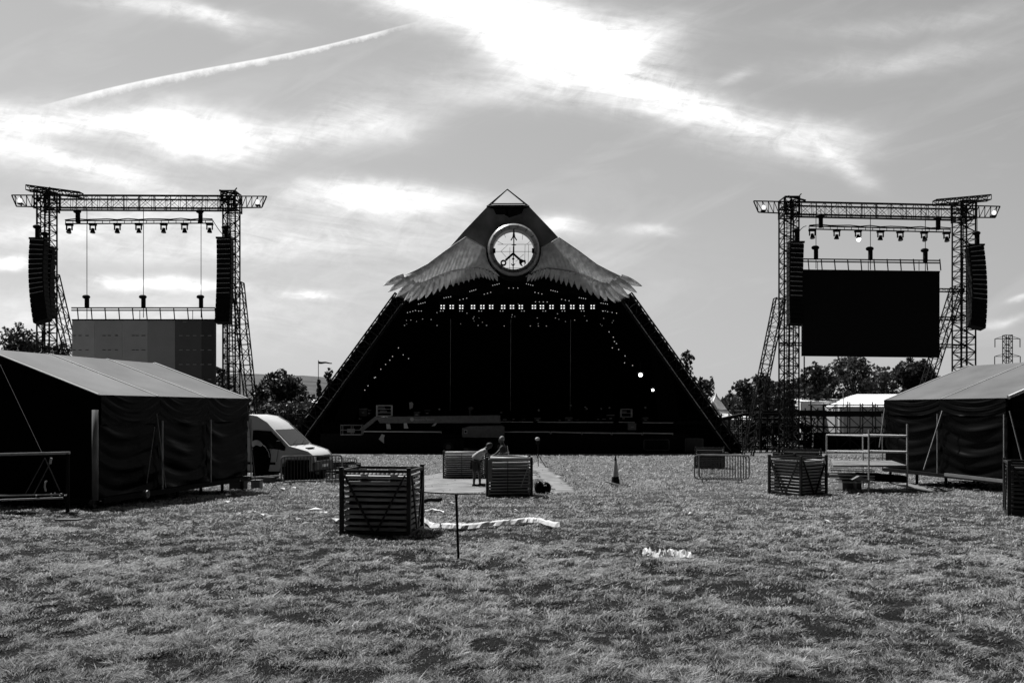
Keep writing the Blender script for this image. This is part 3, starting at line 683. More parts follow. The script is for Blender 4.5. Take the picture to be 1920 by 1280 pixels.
for i, (px, py) in enumerate([(758, 610), (770, 600), (819, 586), (875, 587), (960, 590), (1045, 588), (896, 610), (912, 610), (945, 611), (994, 611), (1009, 611), (1024, 611), (819, 610), (792, 598), (808, 599), (887, 597), (1007, 596), (1041, 596), (1100, 601), (1077, 600)]):
    batten('pin_lamp', [(px, py), (px+.8, py)], SY+4, 'tiny pin lamp scattered below the blinder row of the stage', .035, 'ledsoft', 'tiny pin lamps below the blinder row')
batten('lamp_string', [(747, 652), (736, 668), (731, 675), (723, 683), (714, 692), (704, 707), (702, 708), (690, 723), (684, 731), (766, 672), (756, 665)], SY+1.5, 'string of small lamps climbing inside the sloping leg on the van side', .05)
batten('lamp_string', [(1142, 622), (1150, 632), (1152, 640), (1148, 652), (1156, 644), (1160, 655), (1172, 667), (1171, 680), (1186, 685)], SY+1.5, 'string of small lamps climbing inside the sloping leg on the cone side', .05)
for (px, py, r, lb) in ((1201, 702.5, .20, 'large bright round spotlight inside the stage beside the sloping leg'), (1224, 731, .13, 'smaller bright spotlight below the large one inside the stage')):
    t = thing('spotlight', at(px, py, SY+1.6), lb, 'spotlight'); q = MB(); q.bar(at(px, py, SY+1.6)+Vector((-r*1.6, 0, .3)), at(px, py, SY+1.6)+Vector((-r*1.6, 0, -.1)), .06); q.bar(at(px, py, SY+1.6)+Vector((r*1.6, 0, .3)), at(px, py, SY+1.6)+Vector((r*1.6, 0, -.1)), .06); q.bar(at(px, py, SY+1.6)+Vector((-r*1.6, 0, .3)), at(px, py, SY+1.6)+Vector((r*1.6, 0, .3)), .06); q.build('yoke', M['mgrey'], t); q = MB(); q.lathe(at(px, py, SY+1.6), [(r*1.25, -.1), (r*1.3, .1), (r, .45), (0.01, .5)], 16, 'y'); q.build('housing', M['blackmat'], t)
    q = MB(); q.lathe(at(px, py, SY+1.6), [(.001, -.14), (r*.7, -.12), (r, -.06), (r*1.1, 0)], 16, 'y'); q.build('lens', M['glow'], t)
    q = MB(); q.tube(at(px, py, SY+1.6)+Vector((0, .3, 0)), at(px, py, SY+1.6)+Vector((0, .3, 1.4)), .04, 5); q.build('hanger', M['truss'], t)

# things on the deck
def rack(px0, px1, py0, py1, Y, label, m='steel', n=3):
    a, b = at(px0, py1, Y), at(px1, py0, Y); t = thing('equipment_rack', ((a.x+b.x)/2, Y, a.z), label, 'equipment rack')
    f = MB(); w_, h_ = b.x-a.x, b.z-a.z
    for x in (a.x, b.x):
        for y in (Y, Y+.7): f.bar((x, y, a.z), (x, y, b.z), .09)
    for z in (a.z+.05, b.z):
        for y in (Y, Y+.7): f.bar((a.x, y, z), (b.x, y, z), .09)
        for x in (a.x, b.x): f.bar((x, Y, z), (x, Y+.7, z), .09)
    f.build('frame', M[m], t)
    for k in range(1, n):
        q = MB(); z = a.z+h_*k/n; q.box(((a.x+b.x)/2, Y+.35, z), (w_-.1, .6, .05)); q.build('shelf', M[m], t)
        q = MB(); q.box(((a.x+b.x)/2+rnd.uniform(-.2, .2)*w_, Y+.35, z+.14), (w_*.45, .4, .22)); q.build('unit', M['mgrey'], t)
rack(706, 734, 760, 780, SY+2, 'bright steel open equipment rack on the stage above the boom arm', 'white')
rack(1165, 1185, 767, 782, SY+2, 'small steel framed rack on the stage near the spotlights', 'lgrey', 2)
def case(px0, px1, py0, py1, Y, label, m='dgrey', lid='steel'):
    a, b = at(px0, py1, Y), at(px1, py0, Y); t = thing('flight_case', ((a.x+b.x)/2, Y, a.z), label, 'flight case', 'flight cases and boxes on the stage'); h_ = b.z-a.z
    q = MB(); q.box(((a.x+b.x)/2, Y+.4, a.z+h_*.42), (b.x-a.x, .8, h_*.84)); q.build('case_body', M[m], t, bevel=.02)
    q = MB(); q.box(((a.x+b.x)/2, Y+.4, a.z+h_*.92), (b.x-a.x+.03, .83, h_*.14)); q.build('lid', M[lid], t)
    q = MB(); q.box(((a.x+b.x)/2, Y-.03, a.z+h_*.45), (.28, .05, .08)); q.build('handle', M['steel'], t)
for a in [(673, 688, 765, 780, SY+2.5, 'dark case stack at the van end of the stage deck', 'dgrey', 'mgrey'), (690, 694, 768, 780, SY+2.5, 'narrow dark case between the case stack and the steel rack', 'blackmat', 'mgrey'),
          (776, 787, 772, 781, SY+2, 'low case behind the middle of the boom arm', 'dgrey', 'mgrey'), (796, 806, 768, 780, SY+3, 'tall narrow case behind the boom arm', 'blackmat', 'dgrey'),
          (1002, 1014, 783, 791, SY+1.5, 'low dark case at the centre of the stage deck', 'dgrey', 'mgrey'), (1060, 1074, 782, 791, SY+1.5, 'dark case on the deck between the stage centre and small rack', 'dgrey', 'mgrey'), (1138, 1152, 777, 790, SY+1.6, 'dark case beside the small steel rack', 'blackmat', 'mgrey'),
          (1178, 1193, 793, 806, SY-1.6+.2, 'plain mid grey box standing on the ledge under the small rack', 'mgrey', 'mgrey'), (1205, 1216, 782, 791, SY+2, 'dark case at the spotlight end of the deck', 'dgrey', 'mgrey')]: case(*a)
def sheet(name, pts, Y, label, m, cat):
    t = thing(name, at(*pts[0], Y), label, cat); q = MB(); q.prism([at(*p, Y) for p in pts], (0, .05, 0)); q.build('cloth', M[m], t, bevel=.01)
    q = MB(); q.tube(at(*pts[0], Y-.02), at(*pts[1], Y-.02), .03, 5); q.build('top_bar', M['dgrey'], t)
sheet('hanging_sheet', [(716, 813), (722, 815), (720, 820), (720, 831), (710, 823)], SY-1.6, 'pale torn sheet hanging crookedly on the black stage front', 'white', 'sheet')
sheet('notice_board', [(724, 794), (731, 794), (733, 804), (725, 804)], SY-.4, 'pale leaning board under the boom arm, nearer the basket', 'white', 'board')
sheet('notice_board', [(757, 791), (762, 791), (766, 803), (757.5, 803)], SY-.4, 'pale leaning board under the middle of the boom arm', 'white', 'board')
sheet('hanging_sheet', [(767, 754), (772, 753), (775, 756), (774, 764), (768, 767)], SY+2, 'pale ragged cloth hanging above the boom arm', 'lgrey', 'sheet')
sheet('crumpled_sheet', [(808, 799), (817, 791), (820, 792), (816, 798)], SY-.4, 'pale crumpled sheet lying under the boom arm near the turret', 'white', 'sheet')
# mushroom shaped covered lamp standing on deck
t = thing('covered_lamp', at(882, 782, SY+1), 'covered round lamp on a stalk standing behind the boom arm', 'lamp')
q = MB(); q.ball(at(883, 765.5, SY+1), .32, 10, 6, (1, 1, .6)); q.build('cover', M['mgrey'], t, smooth=True)
q = MB(); q.tube(at(882, 782, SY+1), at(881, 767, SY+1), .09, 6, .14); q.build('stalk', M['dgrey'], t)
# drum riser style clutter: slim stands with shiny heads
for i, (px, py) in enumerate([(1097, 763), (1100, 766), (1127, 766), (824, 767), (1010, 769), (1070, 760), (1143, 764), (1210, 764), (940, 773)]):
    t = thing('microphone_stand', at(px, 788, SY+3), 'slim stand with a shiny head on the dark stage deck', 'microphone stand', 'slim stands on the stage deck')
    q = MB(); q.tube(at(px, 788, SY+3), at(px, py, SY+3), .03, 5); q.build('pole', M['truss'], t)
    q = MB(); q.ball(at(px, py, SY+3), .13, 7, 5, (1, 1, rnd.uniform(.5, 1.2))); q.build('microphone', M['lgrey'], t, smooth=True)
    q = MB()
    for k in range(3): q.tube(at(px, 786, SY+3), at(px, 789.5, SY+3)+Vector((.35*math.cos(k*2.1), .35*math.sin(k*2.1), 0)), .025, 4)
    q.build('tripod', M['truss'], t)

RG = random.Random(77)
for i in range(22):
    px = RG.uniform(655, 1255); w_ = RG.uniform(6, 15); h_ = RG.uniform(4, 11); Yq = SY+RG.uniform(3, 9)
    a, b = at(px, 790, Yq), at(px+w_, 790-h_, Yq); a.z = dz; b.z = dz+h_*Yq/F
    t = thing('stage_equipment', (a.x, Yq, a.z), 'small dark equipment box with a painted pale glint deep on the stage deck', 'equipment', 'dark equipment boxes on the stage deck')
    q = MB(); q.box(((a.x+b.x)/2, Yq, (a.z+b.z)/2), (b.x-a.x, .7, b.z-a.z)); q.build('casing', M['blackmat'], t, bevel=.03)
    q = MB(); q.box((a.x+(b.x-a.x)*RG.uniform(.2, .8), Yq-.37, a.z+(b.z-a.z)*RG.uniform(.4, .9)), (RG.uniform(.08, .5), .03, RG.uniform(.06, .12))); q.build('tag', M['lgrey'] if i % 2 else M['white'], t)  # pale plate stands in for a glint on the gear
for i in range(26):
    px, py = RG.uniform(760, 1150), RG.choice([RG.uniform(588, 600), RG.uniform(545, 572), RG.uniform(600, 614)])
    batten('pin_lamp', [(px, py), (px+.6, py)], SY+RG.uniform(2, 6), 'tiny pin lamp scattered below the blinder row of the stage', RG.uniform(.018, .03), 'ledsoft', 'tiny pin lamps below the blinder row')
# side scaffolds under the legs
def scaffold(name, px0, px1, pytop, Y, depth, label, cols, lifts, seed, m='truss', r=.06, extra=0, skew=0):
    R = random.Random(seed); x0_, x1_ = at(px0, 0, Y).x, at(px1, 0, Y).x; g = gz(Y); zt = CAMZ-(pytop-H)*Y/F
    t = thing(name, ((x0_+x1_)/2, Y, g), label, 'scaffold'); up, ld, br = MB(), MB(), MB()
    for y in (Y, Y+depth):
        for i in range(cols+1):
            x = x0_+(x1_-x0_)*i/cols; up = MB(); up.tube((x, y, g), (x, y, zt+R.uniform(0, .5)), r, 5); up.build('upright', M[m], t)
        for j in range(lifts+1):
            z = g+.3+(zt-g-.4)*j/lifts; ld.tube((x0_-.3, y, z), (x1_+.3, y, z), r*.9, 5)
        for i in range(cols):
            for j in range(lifts):
                if R.random() < .8:
                    xa = x0_+(x1_-x0_)*i/cols; xb = x0_+(x1_-x0_)*(i+1)/cols; za = g+.3+(zt-g-.4)*j/lifts; zb = g+.3+(zt-g-.4)*(j+1)/lifts
                    if R.random() < .5: xa, xb = xb, xa
                    br.tube((xa, y, za), (xb, y, zb), r*.8, 5)
    for i in range(cols+1):
        x = x0_+(x1_-x0_)*i/cols
        for j in range(lifts+1): ld.tube((x, Y, g+.3+(zt-g-.4)*j/lifts), (x, Y+depth, g+.3+(zt-g-.4)*j/lifts), r*.9, 5)
    for k in range(extra):
        a = Vector((R.uniform(x0_, x1_), Y+R.uniform(0, depth), g+R.uniform(.2, zt-g))); br.tube(a, a+Vector((R.uniform(-2, 2), R.uniform(-1, 1), R.uniform(-2, 1.2))), r, 5)
    ld.build('ledger', M[m], t); br.build('brace', M[m], t)
    return t, x0_, x1_, g, zt
scaffold('scaffold', 540, 606, 775, 90, 4, 'dark scaffold under the stage leg behind the van', 5, 3, 1, extra=14)
scaffold('scaffold', 1290, 1400, 782, 91, 4, 'dark scaffold under the stage leg beside the barrier', 7, 3, 2, extra=26)
tb, x0_, x1_, g_, zt_ = scaffold('scaffold_tower', 1404, 1545, 768, 93, 6, 'dense dark scaffold around the foot of the lattice mast', 12, 5, 3, extra=90, r=.07)
for k in range(26):
    q = MB(); xx = rnd.uniform(x0_+.3, x1_-.3); q.box((xx, 95, g_+rnd.uniform(.6, 3.2)), (rnd.uniform(.5, 1.4), .6, rnd.uniform(.4, 1.3))); q.build('stored_box', M['blackmat'], tb)
td, x0_, x1_, g_, zt_ = scaffold('scaffold_deck', 1545, 1690, 757, 90, 4, 'long scaffold walkway with handrails in front of the white tents', 6, 4, 4, extra=10)
q = MB(); zz = at(0, 775, 90).z; q.box(((x0_+x1_)/2-3, 92, zz), (x1_-x0_+8, 4.1, .55)); q.build('walkway', M['blackmat'], td)
q = MB(); zz = at(0, 812, 90).z; q.box(((x0_+x1_)/2, 93, (zz+g_)/2), (x1_-x0_, .2, zz-g_)); q.build('skirt', M['black'], td)
# ramped canopy edge
t = thing('sloping_canopy', at(1400, 776, 89), 'long dark sloping canopy edge running from the stage leg to the scaffold', 'canopy')
q = MB()
P = [at(x, y, 89) for x, y in ((1262, 792), (1320, 791), (1350, 786), (1392, 777), (1480, 776))]
for a, b in zip(P[:-1], P[1:]): q.bar(a, b, 1.2, .3)
q.build('canopy_beam', M['blackmat'], t); q = MB()
for x, y in ((1392, 777), (1425, 777), (1460, 777), (1351, 786)): q = MB(); q.tube(at(x, y, 89), at(x, 849, 89), .06, 5); q.build('post', M['truss'], t)
# small dark box and barrier at stage front
def solid_panel(px0, px1, pyt, pyb, Y, label):
    t = thing('site_panel', at((px0+px1)/2, pyb, Y), label, 'panel'); q = MB(); a, b = at(px0, pyb, Y), at(px1, pyt, Y)
    q.box(((a.x+b.x)/2, Y, (a.z+b.z)/2), (b.x-a.x, .08, b.z-a.z)); q.build('board', M['dgrey'], t); q = MB()
    for p, r in (((a.x, Y, a.z), (a.x, Y, b.z)), ((b.x, Y, a.z), (b.x, Y, b.z)), ((a.x, Y, b.z), (b.x, Y, b.z))): q.tube(p, r, .05, 5)
    q.build('frame', M['mgrey'], t)
solid_panel(1285, 1318, 822, 848, 86, 'dark grey board standing at the stage corner beside the far crate')

# ------------------------------------------------------------------ white tents and cabins beyond
def pagoda():
    Y = 118; a = at(1343, 737, Y); t = thing('pagoda_tent', (a.x, Y, gz(Y)), 'pointed white pagoda tent rising beside the stage leg', 'tent')
    prof = [(47, 800), (44, 786), (27, 775), (17, 762), (8, 750), (3, 743), (.5, 737)]
    q = MB(); rows = []
    for wpx, py in prof:
        r = wpx*Y/F*.75; z = CAMZ-(py-H)*Y/F
        rows.append([Vector((a.x+r*sx_, Y+r*sy, z)) for sx_, sy in ((-1, -1), (0, -1.05), (1, -1), (1.05, 0), (1, 1), (0, 1.05), (-1, 1), (-1.05, 0), (-1, -1))])
    q.grid(rows); q.build('canopy', M['tentwhite'], t)
    q = MB(); r = 44*Y/F*.75
    q.box((a.x, Y, (gz(Y)+at(0, 786, Y).z)/2), (2*r, 2*r, at(0, 786, Y).z-gz(Y))); q.build('wall', M['lgrey'], t)
    q = MB(); q.box((a.x, Y, at(0, 769, Y).z), (r*1.05, r*1.05, .14)); q.build('band', M['dgrey'], t)
pagoda()
def shed(name, px0, px1, pye, pyr, Y, depth, label, m='tentwhite', wall='lgrey', cat='tent', ridge_shift=0):
    a, b = at(px0, pye, Y), at(px1, pye, Y); zr = CAMZ-(pyr-H)*Y/F; g = gz(Y); t = thing(name, ((a.x+b.x)/2, Y, g), label, cat)
    q = MB(); q.add([a, b, (b.x, Y+depth, a.z), (a.x, Y+depth, a.z), (a.x+ridge_shift, Y+depth/2, zr), (b.x, Y+depth/2, zr)], [(0, 1, 5, 4), (2, 3, 4, 5), (1, 2, 5), (3, 0, 4)]); q.build('roof', M[m], t)
    q = MB(); q.box(((a.x+b.x)/2, Y+depth/2, (g+a.z)/2-.03), (b.x-a.x-.1, depth-.1, a.z-g-.06)); q.build('wall', M[wall], t)
    q = MB()
    k = max(2, int((b.x-a.x)/3))
    for i in range(k+1): x = a.x+(b.x-a.x)*i/k; q = MB(); q.box((x, Y-.02, (g+a.z)/2), (.12, .08, a.z-g)); q.build('post', M['steel'], t)
shed('marquee', 1502, 1612, 752, 746, 118, 9, 'white flat roofed tent behind the scaffold walkway', wall='tentwhite')
shed('marquee', 1575, 1750, 762, 737, 112, 12, 'larger white tent partly behind the grey marquee', ridge_shift=5)
shed('cabin', 1352, 1412, 786, 778, 112, 5, 'white site cabin behind the foot of the stage leg', 'white', 'mgrey', 'cabin')
shed('marquee', 560, 602, 757, 748, 125, 6, 'small white tent behind the stage leg near the flag', wall='tentwhite')
# lamp post on the white tent
t = thing('lamp_post', (at(1581, 0, 109).x, 109, gz(109)), 'slim lamp post with a crossbar before the white tent', 'lamp post'); q = MB()
q.tube((at(1581, 0, 109).x, 109, gz(109)), at(1581, 733, 109), .06, 6); q.build('pole', M['rail'], t); q = MB(); q.bar(at(1577, 734, 109), at(1586, 733, 109), .1, .1); q.build('crossbar', M['rail'], t)
# flag
t = thing('flag', (at(597, 0, 110).x, 110, gz(110)), 'small dark flag flying on a thin pole left of the stage', 'flag'); q = MB(); q.tube((at(597, 0, 110).x, 110, gz(110)), at(597, 675, 110), .05, 5); q.build('pole', M['truss'], t)
q = MB(); q.grid([[at(597+i*3.2, 677+.6*math.sin(i*1.1)+i*.35, 110+.15*math.sin(i)) for i in range(9)], [at(597+i*3.2, 681.5+.6*math.sin(i*1.1)+(.35-.35)*i, 110+.15*math.sin(i)) for i in range(9)]]); q.build('banner', M['dgrey'], t)
# pylon
t = thing('pylon', (at(1889, 0, 420).x, 420, gz(420)), 'distant steel electricity pylon above the marquee roof', 'pylon'); q = MB(); Y = 420
q.truss(at(1889, 700, Y), at(1889, 628, Y), (3.2, 0, 0), (0, 3.2, 0), 12, .22, .12); q.truss((at(1889, 0, Y).x, Y, gz(Y)), at(1889, 700, Y), (4, 0, 0), (0, 4, 0), 8, .25, .14)
q.build('tower', M['truss'], t); q = MB()
for py, w_ in ((635, 23.5), (668, 24)):
    q.tube(at(1889-w_, py, Y), at(1889+w_, py, Y), .22, 4)
    for s in (-1, 1): q.tube(at(1889+s*w_, py, Y), at(1889+s*4, py-6, Y), .16, 4)
q.build('cross_arm', M['truss'], t); q = MB()
for py, w_ in ((635, 23.5), (668, 24)):
    for s in (-1, 1): q.tube(at(1889+s*w_, py, Y), at(1889+s*w_, py+16, Y), .22, 4)
q.build('insulator', M['truss'], t)

# ------------------------------------------------------------------ gantries
def cabinet_array(name, top, bot, wpx, Y, n, label, hoist_py, seed, bend=0.):
    # top/bot are photo points of the array's centre line
    a, b = at(*top, Y), at(*bot, Y); t = thing(name, a, label, 'speaker array', 'hanging loudspeaker arrays')
    w_ = wpx*Y/F; pts = []
    for i in range(n+1):
        f = i/n; p = a.lerp(b, f); p.x += bend*((2*f-1)**2-1)*-1*.5; p.y += -.9*f*f; pts.append(p)
    for i in range(n):
        p, q_ = pts[i], pts[i+1]; z = (p-q_).normalized(); y = Vector((0, 1, 0)); y = (y-z*y.dot(z)).normalized(); x = y.cross(z); R = Matrix((x, y, z)).transposed(); h = (p-q_).length
        m_ = MB(); m_.box((p+q_)/2, (w_, .75, h*.90), R, 1.); m_.build('cabinet', M['blackmat'], t, bevel=.02)
        if i < n*.7:
            g = MB(); g.box((p+q_)/2+R @ Vector((0, -.385, h*.47)), (w_*.86, .03, .045), R); g.build('gap_sky_strip', M['lgrey'], t)  # pale strip painted for the sky showing between cabinets
    m_ = MB(); m_.box(a+Vector((0, 0, .12)), (w_*1.05, .9, .16)); m_.build('bumper_frame', M['truss'], t)
    return t, a
def hoist(px, py_top, py_motor, Y, label, cat='chain hoist', beam_dz=.9):
    c = at(px, py_motor, Y); t = thing('chain_hoist', c, label, cat, 'chain hoists on the gantries')
    m_ = MB(); m_.box(c+Vector((0, 0, -.1)), (.32, .3, .95)); m_.build('motor', M['blackmat'], t, bevel=.05)
    m_ = MB(); m_.ball(c+Vector((-.06, 0, .45)), .33, 10, 6, (1.1, .8, .6)); m_.build('chain_bag', M['blackmat'], t, smooth=True)
    m_ = MB(); m_.tube(c+Vector((0, 0, .5)), at(px, py_top, Y), .03, 4); m_.tube(c+Vector((0, 0, -.5)), c+Vector((0, 0, -.5-beam_dz)), .035, 4); m_.build('chain', M['truss'], t)
def moving_head(px, py, Y, label, ang=0., lit=False):
    c = at(px, py, Y); t = thing('moving_head_light', c, label, 'stage light', 'lights hanging from the gantry bars')
    m_ = MB(); m_.box(c+Vector((0, 0, .33)), (.58, .4, .2)); m_.build('base', M['blackmat'], t, bevel=.03)
    m_ = MB()
    for s in (-1, 1): m_.bar(c+Vector((s*.24, 0, .25)), c+Vector((s*.24, 0, -.18)), .07, .14)
    m_.build('yoke', M['blackmat'], t)
    R = Matrix.Rotation(ang, 3, 'X'); m_ = MB(); m_.lathe(Vector((0, 0, 0)), [(.01, .14), (.12, .13), (.15, -.05), (.22, -.26), (.2, -.3)], 12, 'z'); m_.v = [tuple((R @ Vector(v_))+c+Vector((0, 0, -.14))) for v_ in m_.v]; m_.build('head', M['blackmat'], t, smooth=True)
    m_ = MB(); m_.lathe(Vector((0, 0, 0)), [(.001, -.31 if not lit else -.5), (.1, -.30 if not lit else -.46), (.2, -.28)], 12, 'z'); m_.v = [tuple((R @ Vector(v_))+c+Vector((0, 0, -.14))) for v_ in m_.v]
    m_.build('lens', M['glow'] if lit else M['mgrey'], t)
def flood(px, py, Y, label):
    c = at(px, py, Y-.8); t = thing('flood_lamp', c, label, 'flood lamp', 'flood lamps at the gantry ends')
    m_ = MB(); m_.ball(c, .19, 12, 8, (1, .8, 1.1)); m_.build('globe', M['led'], t, smooth=True)
    m_ = MB(); m_.box(c+Vector((0, .1, -.27)), (.4, .3, .12)); m_.tube(c+Vector((0, .2, -.24)), c+Vector((0, .8, -.24)), .04, 5); m_.build('bracket', M['truss'], t)

GYL, GYR = 72.0, 72.0
def gantry(Y, tl, tr_, ml, mr, mw, label, slopes, rakes, cats, py_drop=0.):
    # tl,tr_: photo points of the top chord ends
    t = thing('gantry_tower', at((ml+mr)/2, 0, Y)-Vector((0, 0, at(0, 0, Y).z-gz(Y))), label, 'gantry')
    py = lambda px: tl[1]+(tr_[1]-tl[1])*(px-tl[0])/(tr_[0]-tl[0])
    hpx = 23; tw = MB()
    # main span between masts: two parallel trusses, the nearer one a little deeper in view
    A_, B_ = at(ml-4, py(ml)+hpx/2, Y-.7), at(mr+4, py(mr)+hpx/2, Y-.7)
    tw.truss(A_, B_, (0, .35, 0), (0, 0, hpx*Y/F), 14, .05, .024)
    A2, B2 = at(ml-4, py(ml)+hpx/2+6, Y+1.0), at(mr+4, py(mr)+hpx/2+6, Y+1.0)
    tw.truss(A2, B2, (0, .35, 0), (0, 0, hpx*Y/F*.9), 14, .045, .02)
    for k in range(13):
        f = k/12; tw.tube(A_.lerp(B_, f)+Vector((0, 0, hpx*Y/F/2)), A2.lerp(B2, f)+Vector((0, 0, -hpx*Y/F*.45)), .05, 4)
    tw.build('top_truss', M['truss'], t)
    # tapered end outriggers
    for e, mx_ in ((tl, ml), (tr_, mr)):
        q = MB(); s = -1 if e[0] < mx_ else 1
        for dy in (-.55, .0):
            a0, a1 = at(e[0], py(e[0]), Y+dy), at(mx_, py(mx_), Y+dy); b0, b1 = at(e[0]-s*9, py(e[0])+21, Y+dy), at(mx_, py(mx_)+22, Y+dy)
            q.tube(a0, a1, .06, 5); q.tube(b0, b1, .06, 5); q.tube(a0, b0, .06, 5)
            n = 6; 
            for k in range(n):
                f = k/n; q.tube(b0.lerp(b1, f), a0.lerp(a1, f+.5/n), .035, 4); q.tube(a0.lerp(a1, f+.5/n), b0.lerp(b1, f+1/n), .035, 4)
        q.build('outrigger', M['truss'], t)
    for mx_ in (ml, mr):
        m_ = MB(); c0 = Vector((at(mx_, 0, Y).x, Y, gz(Y))); c1 = at(mx_, py(mx_)-4, Y); c1.x = c0.x
        m_.truss(c0, c1, (mw*Y/F, 0, 0), (0, mw*Y/F*1.1, 0), 34, .075, .04)
        # climbing cables and inner ladder
        for k in range(3): m_.tube(c0+Vector((rnd.uniform(-.4, .4), rnd.uniform(-.4, .4), 0)), c1+Vector((rnd.uniform(-.4, .4), rnd.uniform(-.4, .4), 0)), .05, 4)
        m_.tube(c0+Vector((-.18, 0, 0)), c1+Vector((-.18, 0, 0)), .04, 4)
        for k in range(70): p = c0.lerp(c1, k/70); m_.tube(p+Vector((-.18, 0, 0)), p+Vector((.3, .2, 0)), .03, 4, caps=False)
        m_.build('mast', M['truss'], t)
        m_ = MB(); m_.box(c1+Vector((0, 0, -.5)), (1.5, 1.7, .8)); 
        h2 = MB(); 
        for dx in (-.62, .62):
            for dy in (-.9, .9): h2.tube(c1+Vector((dx, dy, -1.6)), c1+Vector((dx, dy, .1)), .07, 5)
        for dz_ in (-1.5, -.7, .05):
            for dx in (-.62, .62): h2.tube(c1+Vector((dx, -.9, dz_)), c1+Vector((dx, .9, dz_)), .07, 5)
            for dy in (-.9, .9): h2.tube(c1+Vector((-.62, dy, dz_)), c1+Vector((.62, dy, dz_)), .07, 5)
        h2.tube(c1+Vector((-.8, -.9, -1.5)), c1+Vector((.8, -.9, .3)), .06, 5); h2.build('mast_head', M['truss'], t)
        ft = MB(); ft.box(c0+Vector((0, 0, .15)), (2.2, 2.2, .3)); ft.build('base_plate', M['truss'], t)
    for (x0, y0, x1, y1, dy) in rakes:
        r_ = MB(); a = at(x0, y0, Y+dy*.2); b = at(x1, y1, Y+dy); b2 = a+(b-a)*((gz(Y)-a.z)/(b.z-a.z)); d = (b2-a).normalized(); wv = Vector((d.z, 0, -d.x)).normalized()
        r_.truss(a, b2, wv*.85, (0, .8, 0), 17, .06, .035); r_.build('raking_brace', M['truss'], t)
    for (x0, y0, x1, y1, dy) in cats:
        r_ = MB(); r_.truss(at(x0, y0, Y+dy), at(x1, y1, Y+dy*-.3), (0, .6, 0), (0, 0, .42), 9, .055, .03)
        r_.tube(at((x0+x1)/2, (y0+y1)/2, Y), at((x0+x1)/2, (y0+y1)/2+14, Y), .09, 5); r_.build('cathead_truss', M['truss'], t)
    return t
gl = gantry(GYL, (22, 366), (500, 368), 88, 434, 23, 'tall lattice gantry holding the folded grey screen', None,
            [(98, 515, 131, 655, 1.5), (446, 530, 469, 745, 1.5)], [(52, 353, 153, 366, -1.6)])
gr = gantry(GYR, (1413, 377), (1875, 387), 1479, 1807, 27, 'tall lattice gantry holding the black screen', None,
            [(1462, 560, 1424, 745, 1.5), (1795, 540, 1745, 700, 1.5)], [(1855, 371, 1752, 380, -1.6)])
def horn(t, px, py, Y):
    q = MB(); 
    for s in (-.45, .45): q.tube(at(px, py+20, Y)+Vector((s, 0, 0)), at(px+4*(1 if s < 0 else 0), py, Y)+Vector((s, 0, 0)), .06, 5)
    for k in range(5): q.tube(at(px, py+20-4*k, Y)+Vector((-.45, 0, 0)), at(px, py+16-4*k, Y)+Vector((.45, 0, 0)), .05, 4)
    q.tube(at(px, py, Y)+Vector((-.6, 0, 0)), at(px+8, py+8, Y)+Vector((.6, 0, 0)), .09, 5); q.build('winch_frame', M['truss'], t)
horn(gl, 424, 357, GYL-.5); horn(gr, 1490, 368, GYR-.5)
# screens' cross ties on the right hand gantry
q = MB()
for ya in (541, 594, 645): 
    q = MB(); q.truss(at(1762, ya+3, GYR-.9), at(1808, ya+4, GYR-.9), (0, .1, 0), (0, 0, .27), 3, .05, .02); q.build('screen_tie', M['truss'], gr)
for ya in (592, 642):
    q = MB(); q.truss(at(1462 if ya > 600 else 1493, ya+3, GYR-.9), at(1505, ya+3, GYR-.9), (0, .1, 0), (0, 0, .25), 3, .05, .02); q.build('screen_tie', M['truss'], gr)
# loose cables
q = MB(); q.path([at(1478+3*i, 455-.8*i**1.0+.9*math.sin(i)*0, GYR-1) if i < 5 else at(1490+(i-4)*5.5, 450-(i-4)*13+(i-4)**2*1.6, GYR-1) for i in range(9)], .035, 4); q.build('cable', M['truss'], gr)
q = MB(); q.path([at(399+i*2.6, 413+i*4.6-.12*i*i, GYL-1) for i in range(9)], .035, 4); q.build('cable', M['truss'], gl)
q = MB()
for dx in (0, 3, 6): q.tube(at(419+dx, 608, GYL-.3), at(419+dx, 735, GYL-.3), .05, 4)
q.build('down_cable', M['rail'], gl)
q = MB()
for dx in (0, 5): q.tube(at(1487+dx, 612, GYR-.6), at(1487+dx, 700, GYR-.6), .05, 4)
q.build('down_cable', M['rail'], gr)
q = MB(); q.tube(at(1508, 668, GYR-.9), at(1508, 735, GYR-.9), .06, 5); q.build('down_cable', M['truss'], gr)

